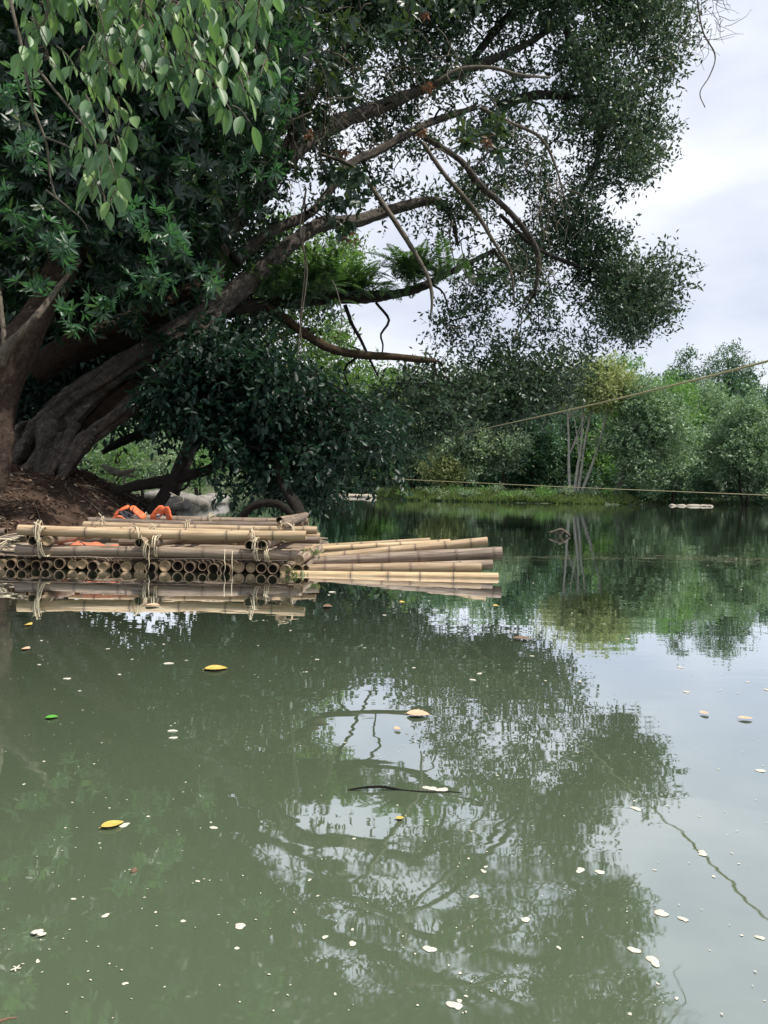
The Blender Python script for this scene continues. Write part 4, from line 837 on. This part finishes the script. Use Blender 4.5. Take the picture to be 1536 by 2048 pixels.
FT = [
 ('olive leaved waterside tree on the island beneath the tip of the leaning crown', 925, 84, 820, 72, 'far_olive', dict(stems=2, crown_bottom=.22, tr=.12)),
 ('low yellow green shrub tree at the island edge beside the two thin grey stems', 885, 82.5, 905, 46, 'far_yellow', dict(stems=3, crown_bottom=.18, tr=.08, leaf=.3)),
 ('grey green rounded tree at the left end of the island', 825, 88, 830, 60, 'far_grey', dict(stems=2, crown_bottom=.2)),
 ('medium olive tree between the two pale stemmed trees on the island', 1005, 84, 850, 55, 'far_olive', dict(crown_bottom=.3, stems=2)),
 ('tall pale stemmed tree with several slender grey trunks and a yellowish crown', 1150, 82.5, 706, 88, 'far_yellow', dict(crown_bottom=.55, stems=4, trunk='bark_pale', tr=.19, lean=35, n=30, open_=True)),
 ('leaning tree with grey green crown over the right end of the island', 1228, 81.5, 760, 92, 'far_grey', dict(lean=62, crown_bottom=.08, tr=.30, n=46, trunk='bark')),
 ('grey green side crown bulging beside the leaning island tree', 1345, 86, 850, 60, 'far_grey', dict(crown_bottom=.1, n=26)),
 ('vivid green layered tree rising behind the leaning island tree', 1345, 100, 745, 72, 'far_vivid', dict(crown_bottom=.3, n=30)),
 ('vivid green treetop sticking up behind the yellowish crown', 1245, 112, 700, 62, 'far_vivid', dict(crown_bottom=.4, n=20)),
 ('round dark green tree on the rise behind the vivid green tree', 1368, 135, 706, 62, 'far_deep', dict(crown_bottom=.3, leaf=.5, n=26)),
 ('open crowned tall tree with flat leaf tiers against the sky', 1458, 128, 682, 78, 'far_deep', dict(crown_bottom=.55, leaf=.42, n=20, open_=True, dens=14)),
 ('dull green tree with bare pale forked limbs in front of its crown', 1415, 104, 768, 66, 'far_grey', dict(crown_bottom=.25, trunk='bark_pale', tr=.22, n=30, open_=True)),
 ('large grey green tree bending over the water at the right edge', 1490, 86, 800, 84, 'far_grey', dict(crown_bottom=.12, n=44, stems=2)),
 ('tall green tree behind the big grey green one at the right edge', 1540, 100, 752, 70, 'far_deep', dict(crown_bottom=.2, n=30)),
 ('grey green tree just beyond the right edge tree', 1610, 90, 770, 90, 'far_olive', dict(crown_bottom=.1, n=34)),
 ('deep green tree filling the gap between olive tree and pale stems', 1065, 92, 800, 70, 'far_deep', dict(crown_bottom=.12, n=30)),
 ('deep green tree right behind the pale slender trunks', 1150, 95, 800, 70, 'far_deep', dict(crown_bottom=.1, n=30)),
 ('green tree behind the base of the leaning island tree', 1215, 92, 840, 60, 'far_vivid', dict(crown_bottom=.12, n=24)),
 ('dark green tree behind the grey green tree at island left end', 870, 98, 790, 80, 'far_deep', dict(crown_bottom=.12, n=34)),
 ('mid green tree behind the medium olive tree', 970, 98, 800, 80, 'far_grey', dict(crown_bottom=.12, n=34)),
 ('deep green tree behind the round grey green side crown', 1420, 98, 850, 60, 'far_deep', dict(crown_bottom=.1, n=24)),
 ('deep green tree low behind the big right edge tree', 1480, 98, 850, 70, 'far_deep', dict(crown_bottom=.1, n=24)),
 ('bright bush at the far bend of the river left of the island', 760, 120, 860, 60, 'far_vivid', dict(crown_bottom=.1, n=24)),
 ('grey green tree at the river bend over the pale rapids', 700, 160, 810, 75, 'far_grey', dict(crown_bottom=.1, n=30, leaf=.5)),
 ('deep green tree at the river bend beside the pale rapids', 620, 165, 800, 80, 'far_deep', dict(crown_bottom=.1, n=30, leaf=.5)),
 ('hazy green treetop showing in the gap below the mossy branch', 790, 150, 735, 70, 'far_olive', dict(crown_bottom=.2, n=28, leaf=.5)),
]
for i, (lb, px, D, top, hw, mt, kw) in enumerate(FT):
    far_tree('far_tree', lb, px, 1000, D, top, hw, mt, 700 + i, **kw)
# trees on the far side, seen through the gap under the slanting trunks
for i, (px, D, top, hw, mt, lb) in enumerate([(235, 40, 860, 60, 'leaf_bright', 'bright green bush in the gap under the slanting trunk'), (320, 48, 870, 60, 'far_olive', 'pale green tree across the water seen left of the dark bush'), (395, 56, 850, 70, 'far_vivid', 'green tree across the water beside the crossed dark branches'), (470, 70, 860, 70, 'far_olive', 'pale tree across the water behind the drooping bush'), (285, 70, 800, 110, 'far_grey', 'grey green tree standing far behind the gap'), (400, 90, 800, 130, 'far_deep', 'deep green tree far behind the gap'), (540, 95, 830, 110, 'far_grey', 'grey green tree behind the drooping bush')]):
    far_tree('far_tree', lb, px, 985, D, top, hw, mt, 760 + i, crown_bottom=.04, n=26, leaf=.2 if D < 60 else .34, dens=20 if D > 60 else 12)
# wood on the rise behind: individual trees that nothing tells apart
rs = random.Random(3)
for i in range(46):
    px = -300 + i * 48 + rs.uniform(-12, 12); D = rs.uniform(118, 150)
    far_tree('wood_tree', 'dark green tree in the unbroken wood behind the river trees', px, 990, D, rs.uniform(722, 758) if px < 1250 else rs.uniform(742, 775), 85, 'far_deep' if rs.random() < .6 else 'far_grey', 800 + i, crown_bottom=.0, n=22, leaf=.75, dens=50, group='trees of the wood behind')
rs = random.Random(23)
for i in range(34):
    px = 560 + i * 31 + rs.uniform(-10, 10); D = rs.uniform(88, 93) if px > 780 else rs.uniform(150, 158)
    far_tree('shore_bush', 'dark low bush in the shaded undergrowth along the far shore', px, 1000, D, rs.uniform(915, 950), rs.uniform(26, 40), 'far_deep', 900 + i, crown_bottom=-.05, n=14, leaf=.34, dens=40, group='undergrowth bushes on the far shore', cat='bush', tr=.04)
for i in range(22):
    px = 812 + i * 20 + rs.uniform(-6, 6); D = float(far_y(at(px, 1000, 82)[0])) + rs.uniform(.8, 4.5)
    far_tree('island_bush', 'fresh green leafy shrub on the sunny island shore', px, 1000, D, rs.uniform(968, 988), rs.uniform(12, 24), rs.choice(['grass', 'far_vivid', 'far_olive', 'far_grey']), 950 + i, crown_bottom=-.1, n=10, leaf=.2, dens=60, group='green shrubs on the island shore', cat='bush', tr=.02)
# island grass and shrubs
def blades(name, label, n, area, hh, seed, wd=.05):
    rs = np.random.RandomState(seed); P = []
    while len(P) < n:
        x = rs.uniform(area[0], area[1]); d = rs.rand() ** 1.5 * area[2] + .15; P.append((x, far_y(x) + d))
    P = np.array(P); P = P[wob(np.stack([P[:, 0], P[:, 1] * 2, P[:, 0] * 0], -1), 1.1, seed + 3) + rs.normal(size=n) * .25 > -.15]; n = len(P); Z = far_h(P[:, 0][None], P[:, 1][None])[0]; B0 = np.stack([P[:, 0], P[:, 1], Z - .03], -1)
    hvar = .35 + .6 * (wob(B0, .9, seed) + 1)
    g = Geo(); leaves(g, B0, np.array([0, 0, 1.0]) + rs.normal(size=(n, 3)) * .35, rs.normal(size=(n, 3)), hh * rs.uniform(.4, 1, n) * hvar, wd, LEAF4, None, rs); o = build(name, g, M['grass'], None, False)
    tag(o, label, 'grass', kind='stuff')
blades('island_grass', 'bright green grass and low weeds along the island shore', 60000, (-1, 27, 7), .7, 5, .13)
blades('bank_grass', 'sparse grass at the foot of the trees on the far shore', 14000, (27, 75, 6), .35, 6, .1)

# ------------------------------------------------------------------ rocks, driftwood
def rock(name, c, s, seed, label, group=None):
    rs = np.random.RandomState(seed); nu, nv = 18, 12; V = []
    for i in range(nv + 1):
        for j in range(nu):
            th = math.pi * i / nv; ph = 2 * math.pi * j / nu; V.append((math.sin(th) * math.cos(ph), math.sin(th) * math.sin(ph), math.cos(th)))
    V = np.array(V); k = 1 + .28 * wob(V, 1.8, seed) + .08 * wob(V, 5, seed + 1); V = V * k[:, None] * np.array(s) + np.array(c)
    F = [x for i in range(nv) for j in range(nu) for x in (i * nu + j, (i + 1) * nu + j, (i + 1) * nu + (j + 1) % nu, i * nu + (j + 1) % nu)]
    g = Geo(); g.add(V, [4] * (len(F) // 4), F); o = build(name, g, M['rock' if 'grey' in label else 'drift']); tag(o, label, 'rock', group)
for i, (px, py, w_) in enumerate([(1345, 1012, .35), (1362, 1013, .5), (1385, 1014, .9), (1405, 1014, .5), (1420, 1013, .3)]):
    c = on_water(px, py + 3); c[1] = min(c[1], 80); c = at(px, py, 78); rock('rock', (c[0], 78, .02), (w_, .4, .18), 10 + i, 'pale rock in the row breaking the surface by the right shore', 'pale rocks off the right shore')
for i, (px, D, w_, hh) in enumerate([(690, 118, 2.0, .5), (715, 116, 2.6, .4), (745, 114, 1.8, .5), (770, 110, 1.2, .35)]):
    rock('rock', (at(px, 990, D)[0], D, .05), (w_, .8, hh), 20 + i, 'pale flat rock of the row at the river bend', 'flat rocks at the river bend')
for i, (px, D, w_, hh) in enumerate([(375, 30, .9, .45), (405, 34, .8, .4), (350, 27, .6, .35), (425, 40, .9, .4), (225, 20, .3, .22), (330, 33, .9, .3)]):
    rock('rock', (at(px, 980, D)[0], D, .1 if i < 4 else .4), (w_, .5, hh), 30 + i, 'grey boulder at the water edge behind the crossed branches', 'grey boulders behind the branches')
g = Geo(); P_, r_ = path((203, 932, 17, 3), (220, 938, 17, 6), (240, 946, 17, 6), (258, 943, 17, 5), (272, 938, 17, 2)); tube(g, P_, r_, 9, .08, .05, .15, 5); P_, r_ = path((240, 946, 17, 4), (256, 951, 17, 3.5), (272, 953, 17, 2)); tube(g, P_, r_, 7, .08); P_, r_ = path((252, 946, 17, 2), (249, 958, 17, 2), (248, 968, 17, 2)); tube(g, P_, r_, 6, .08)
tag(build('driftwood', g, M['drift']), 'bleached forked driftwood lying on the bank under the slanting trunk', 'driftwood')
g = Geo()
for p in ([(340, 985, 10.9, 1.5), (352, 992, 10.9, 1.8), (366, 996, 10.9, 1.6), (366, 1003, 10.9, 1.4), (355, 1006, 10.9, 1.2), (345, 1008, 10.9, 1)],):
    P_, r_ = path(*p); tube(g, P_, r_, 6, .05)
tag(build('dead_twig', g, M['drift']), 'pale crooked dead twig hanging near the crossed dark branches', 'twig')
# snag out on the water
sn = empty('driftwood', on_water(1118, 1074), 'small dark driftwood snag poking out of open water', 'driftwood')
g = Geo(); Ds = on_water(1118, 1072)[1]
for p in ([(1097, 1066, 0, 1.2), (1108, 1063, 0, 1.6), (1120, 1059, 0, 2.2), (1127, 1061, 0, 2.2), (1134, 1067, 0, 1.8), (1140, 1071, 0, 1.2)], [(1112, 1062, 0, 1.6), (1116, 1070, 0, 1.6), (1122, 1076, 0, 1.6)], [(1127, 1061, 0, 1.8), (1122, 1068, 0, 2.4), (1118, 1074, 0, 2)]):
    P_, r_ = path(*[(a_, b_, Ds, c_) for a_, b_, _, c_ in p]); tube(g, P_, [q * 1.6 for q in r_], 7, .05, rough=.3)
build('wood', g, M['bark_twig'], sn)

# ------------------------------------------------------------------ ropes across the river
def rope(label, pts, r):
    g = Geo(); tube(g, [at(*p) for p in pts], r, 6, .5); tag(build('rope', g, M['rope']), label, 'rope')
rope('pale rope sloping up from the dark bush to the upper right over the river', [(640, 934, 46), (700, 915, 42), (800, 886, 28), (850, 880, 21), (900, 872, 16), (998, 851, 11.5), (1093, 830, 9), (1200, 806, 7.2), (1320, 777, 5.8), (1430, 750, 5.0), (1536, 722, 4.37), (1640, 696, 3.9)], .0072)
rope('pale rope stretched level low above the water across the island', [(560, 945, 24), (700, 953, 24), (850, 961, 23.6), (1000, 968, 23), (1150, 975, 22.5), (1300, 981, 22), (1450, 987, 21.5), (1620, 994, 21)], .011)
rope('short pale rope seen in the gap under the slanting trunk', [(288, 918, 15), (330, 922, 15), (380, 928, 15), (440, 938, 15), (562, 945, 15)], .008)

# ------------------------------------------------------------------ leaf litter and sticks on the near bank
rs = np.random.RandomState(12); n = 14000; X = rs.uniform(-9, -2.6, n); Y = rs.uniform(8.5, 16, n); Z = bank_h(X[None], Y[None])[0]; m_ = Z > .05; P = np.stack([X, Y, Z + .012], -1)[m_]; n = len(P)
g = Geo(); leaves(g, P, rs.normal(size=(n, 3)) * np.array([1, 1, .35]), np.array([0, 0, 1.0]) + rs.normal(size=(n, 3)) * .35, rs.uniform(.04, .10, n), rs.uniform(.02, .045, n), LEAF6, None, rs)
M['litter'] = leafmat('litter', [(0, (.035, .022, .014)), (.6, (.12, .07, .04)), (.85, (.22, .15, .10)), (1, (.38, .32, .25))], .6, .1, (.2, .1, .05))
tag(build('leaf_litter', g, M['litter'], None, False), 'fallen brown leaves scattered over the muddy bank', 'leaf litter', kind='stuff')
g = Geo()
for k in range(150):
    x, y = rs.uniform(-7.5, -3.2), rs.uniform(9.5, 14); a_ = rs.uniform(0, 3.14); ln = rs.uniform(.15, .9); x2, y2 = x + math.cos(a_) * ln, y + math.sin(a_) * ln
    z1, z2 = [float(bank_h(np.array([[u_]]), np.array([[v_]]))[0, 0]) for u_, v_ in ((x, y), (x2, y2))]
    if min(z1, z2) < .05: continue
    tube(g, [(x, y, z1 + .02), ((x + x2) / 2, (y + y2) / 2, (z1 + z2) / 2 + .05), (x2, y2, z2 + .03)], [.008, .007, .003], 5, .15, cap=False)
tag(build('stick_litter', g, M['bark_twig']), 'broken twigs strewn over the muddy bank', 'twigs', kind='stuff')
# weeds at the joint of the two rafts
for px, py, D, n_, lb in ((622, 1098, 7.5, 46, 'small green weed sprouting between the two rafts'), (590, 1140, 6.95, 40, 'pale weed tuft at the water corner of the raft'), (140, 1052, 10.9, 30, 'green seedling on the bank above the raft')):
    c = at(px, py, D); c[2] -= .05; rs = np.random.RandomState(px); g = Geo(); P = c + rs.normal(size=(n_, 3)) * np.array([.07, .05, .015]); leaves(g, P, np.array([0, 0, .7]) + rs.normal(size=(n_, 3)) * .7, rs.normal(size=(n_, 3)) + np.array([0, -1, 1]), rs.uniform(.03, .085, n_), .016, LEAF6, None, rs)
    for k in range(8): tube(g, [c, c + rs.normal(size=3) * .03 + np.array([0, 0, .03]), P[k]], .002, 4, .02, cap=False)
    tag(build('weed', g, M['grass'], None, False), lb, 'weed')

# ------------------------------------------------------------------ things floating on the river
def float_leaf(px, py, lpx, wpx, ang, mat, label, name='floating_leaf', curl=.16):
    c = on_water(px, py, .004); D_ = c[1]; a_ = R(ang); ln = lpx * mpp(D_); wdt = wpx * mpp(D_)
    d = np.array([math.cos(a_), math.sin(a_), 0]); X = np.array([-d[1], d[0], 0]); V = []; ts = np.linspace(0, 1, 11)
    for t_ in ts:
        wv = math.sin(math.pi * t_ ** .85) ** .8 * .5
        for s in (-1, -.5, 0, .5, 1): V.append(c + d * (t_ - .5) * ln + X * s * wv * wdt + np.array([0, 0, .0015 + abs(s) * wv * wdt * curl + ln * .12 * (2 * t_ - 1) ** 2 * curl]))
    F = [x for i in range(10) for k in range(4) for x in (i * 5 + k, i * 5 + k + 1, i * 5 + 6 + k, i * 5 + 5 + k)]
    g = Geo(); g.add(V, [4] * 40, F); tube(g, [c - d * ln * .5, c - d * ln * .5 - d * ln * .09], [ln * .012, ln * .010], 5, .01)
    o = build(name, g, M[mat]); tag(o, label, 'leaf')
# length is measured along the water surface: foreshortening makes leaves look shorter away from us
float_leaf(225, 1650, 46, 30, 35, 'yleaf', 'bright yellow leaf floating on the green water near the bottom left')
float_leaf(836, 1429, 48, 42, -10, 'oleaf', 'large pale orange leaf floating among the crown reflections')
float_leaf(432, 1338, 46, 40, 12, 'yleaf', 'yellow leaf lying half under water below the raft reflection')
float_leaf(104, 1435, 24, 22, 25, 'gleaf', 'small bright green leaf floating near the left edge')
float_leaf(1045, 1278, 38, 34, -12, 'brownleaf', 'curled brown leaf drifting at the edge of the reflected trees')
float_leaf(800, 1637, 18, 14, 15, 'yleaf', 'small orange yellow leaf floating by the submerged twig')
float_leaf(1409, 1427, 18, 22, 5, 'oleaf', 'tiny orange leaf floating on the sky reflection'); float_leaf(1491, 1437, 30, 20, 3, 'oleaf', 'slim tan leaf floating near the right edge')
float_leaf(805, 1205, 12, 22, 10, 'yleaf', 'small yellow leaf floating beyond the splayed poles'); float_leaf(992, 1212, 12, 20, 0, 'yleaf', 'tiny yellow leaf floating right of the splayed poles')
float_leaf(655, 1214, 20, 40, 0, 'brownleaf', 'dark brown leaf floating just below the raft corner'); float_leaf(57, 1250, 13, 30, 0, 'yleaf', 'thin yellow leaf floating below the left raft end'); float_leaf(52, 1298, 16, 26, 0, 'oleaf', 'thin orange leaf floating near the left edge below the raft')
float_leaf(305, 1211, 30, 30, -8, 'oleaf', 'tan leaf floating in the reflection of the raft rail'); float_leaf(795, 1458, 14, 20, 20, 'oleaf', 'small brownish leaf floating next to the large pale orange leaf')
def blob_mesh(k):
    rs = np.random.RandomState(600 + k); th = np.linspace(0, 2 * np.pi, 18, endpoint=False); r = 1 + .18 * np.sin(2 * th + rs.rand() * 6) + .10 * np.sin(3 * th + rs.rand() * 6) + .05 * np.sin(5 * th + rs.rand() * 6)
    if k % 3 == 0: r = r * (1 - .35 * np.exp(-((th - 2) / .4) ** 2))
    V = [(0, 0, .32)]; F = []
    for q, (s, z) in enumerate(((.5, .30), (.85, .18), (1, 0.02))):
        V += [(s * rr_ * math.cos(t_), s * rr_ * .8 * math.sin(t_), z + .05 * math.sin(3 * t_ + k)) for rr_, t_ in zip(r, th)]
    me = bpy.data.meshes.new('petal'); F = [(0, 1 + j, 1 + (j + 1) % 18) for j in range(18)] + [(1 + q * 18 + j, 1 + (q + 1) * 18 + j, 1 + (q + 1) * 18 + (j + 1) % 18, 1 + q * 18 + (j + 1) % 18) for q in range(2) for j in range(18)]
    me.from_pydata(V, [], F); me.materials.append(M['petal'])
    for p in me.polygons: p.use_smooth = True
    return me
BM = [blob_mesh(k) for k in range(9)]; rs = random.Random(17)
def petal(c, r, label, group=None, k=None, rz=None):
    o = bpy.data.objects.new('floating_petal', BM[rs.randrange(9) if k is None else k]); col.objects.link(o); o.location = (float(c[0]), float(c[1]), .001); o.scale = (r, r, r * .45); o.rotation_euler = (0, 0, rs.uniform(0, 6.28) if rz is None else rz); tag(o, label, 'petal', group)
big_p = [(480, 1853, 11, 'round cream petal floating alone in the green water, lower left middle'), (427, 1656, 7, 'cream petal floating right of the bright yellow leaf'), (211, 1832, 7, 'oval white petal floating left of the small round one'), (366, 1843, 5, 'small round white petal left of the larger cream petal'), (859, 1899, 12, 'oval cream petal beneath the reflected branches'), (909, 2012, 14, 'largest cream petal near the bottom edge'),
         (1306, 1923, 15, 'bent cream petal at the edge of the crown reflection, bottom right'), (1051, 1840, 9, 'white petal in the middle of the crown reflection'), (1160, 1741, 10, 'round cream petal left of the folded one at the crown reflection edge'), (1200, 1745, 9, 'folded cream petal at the tip of the crown reflection'), (1404, 1707, 11, 'cream petal floating beside the wavy reflection of the sloping rope'), (1322, 1827, 13, 'long cream petal on the pale sky reflection'), (1366, 1839, 9, 'oval white petal right of the long cream one'),
         (1268, 1901, 11, 'cream petal just above the bent one, bottom right'), (1272, 1618, 9, 'pale petal in the leafy reflection above the reflected rope'), (948, 1794, 8, 'small cream petal among the dark reflected limbs'), (705, 1888, 8, 'cream petal left of the oval one near the bottom'), (650, 1875, 6, 'tan round petal beside the bright ripple glints'), (967, 1743, 6, 'small white petal above the dark reflected limbs'), (345, 1462, 8, 'flat white petal in the upper one of a close pair'), (347, 1476, 7, 'flat white petal in the lower one of a close pair'),
         (337, 1327, 8, 'white fleck shaped petal below the middle of the raft'), (1521, 1542, 9, 'white petal cut by the right edge'), (1520, 1876, 8, 'white petal near the lower right corner'), (248, 1651, 10, 'pale translucent petal touching the yellow leaf tip'), (664, 1184, 6, 'white petal close below the raft corner')]
for px, py, r, lb in big_p: c = on_water(px, py); petal(c, r * mpp(c[1] * 1.1), lb)
fl = empty('floating_flower', on_water(75, 1868), 'cream double petal flower floating at the lower left', 'flower')
for k, (dx, dy, r) in enumerate(((0, 0, 11), (8, 7, 8), (-7, 6, 6))):
    c = on_water(75 + dx, 1866 + dy); o = bpy.data.objects.new('petal', BM[k]); col.objects.link(o); o.parent = fl; o.location = (c[0] - fl.location[0], c[1] - fl.location[1], .002 + k * .002); s_ = r * mpp(c[1]); o.scale = (s_, s_, s_)
fl = empty('floating_flower', on_water(32, 1940), 'tiny white star shaped flower floating at the lower left edge', 'flower')
for k in range(5):
    a_ = k * 1.257; s_ = 5.5 * mpp(on_water(32, 1940)[1]); o = bpy.data.objects.new('petal', BM[1]); col.objects.link(o); o.parent = fl; o.location = (math.cos(a_) * s_ * .9, math.sin(a_) * s_ * 1.1, .003); o.scale = (s_ * .9, s_ * .45, s_ * .6); o.rotation_euler = (0, 0, a_)
cnt = 0
while cnt < 140:
    px, py = rs.uniform(0, 1536), 1165 + (rs.random() ** 1.25) * 880
    c = on_water(px, py)
    if abs(c[0] + 1.7) < 2.2 and c[1] > 6.8: continue
    r = rs.choice([.0035, .0045, .006, .007, .009]) * (1.1 if py < 1400 else .5) * (1 + (c[1] > 3) * .35); petal(c, r, 'small white petal drifting loose on the river surface', 'small white petals on the river'); cnt += 1
g = Geo(); rs2 = np.random.RandomState(19); n = 520; px = rs2.uniform(0, 1536, n); py = 1150 + rs2.rand(n) ** 1.9 * 890; P = np.array([on_water(a_, b_, .002) for a_, b_ in zip(px, py)]); P = P[~((np.abs(P[:, 0] + 1.7) < 2.2) & (P[:, 1] > 6.8))]; n = len(P)
leaves(g, P, rs2.normal(size=(n, 3)) * np.array([1, 1, 0]), np.array([0, 0, 1.0]) + np.zeros((n, 3)), rs2.uniform(.002, .006, n) * (1 + (P[:, 1] > 3) * .9), rs2.uniform(.0015, .004, n) * (1 + (P[:, 1] > 3) * .9), LEAF6, None, rs2); tag(build('foam_specks', g, M['petal'], None, False), 'tiny white specks of foam and blossom scattered on the river', 'specks', kind='stuff')
# twigs on the water
def wtwig(label, pts, mat, name='floating_twig'):
    g = Geo(); P_ = [on_water(p[0], p[1], p[3] if len(p) > 3 else .0005) for p in pts]; r_ = [p[2] * mpp(q[1]) for p, q in zip(pts, P_)]; tube(g, P_, r_, 7, .02, rough=.3, seed=len(pts)); tag(build(name, g, M[mat]), label, 'twig')
wtwig('short dark twig floating between the reflected branches', [(696, 1580, 1.5), (730, 1575, 2.5, .008), (770, 1574, 2.6, .008), (800, 1580, 2.2), (850, 1584, 2), (900, 1584, 1.6), (920, 1585, 1)], 'bark_dark')
wtwig('dark twig end poking in at the bottom left corner', [(-30, 2052, 4, .02), (0, 2042, 4, .02), (18, 2037, 3, .015), (36, 2035, 1.2, .012)], 'brownleaf')
for px, py, r, mt, lb in ((860, 1577, 13, 'petal', 'cream petal stuck on the twig, left one of two'), (884, 1580, 12, 'petal', 'cream petal stuck on the twig, right one of two')):
    c = on_water(px, py); petal(c, r * mpp(c[1]), lb)
c = on_water(268, 1743); rock('seed_pod', (c[0], c[1], .002), (.006, .007, .005), 91, 'small brown seed pod floating on the green water'); bpy.data.objects['seed_pod'].data.materials[0] = M['brownleaf']; bpy.data.objects['seed_pod']['category'] = 'seed pod'
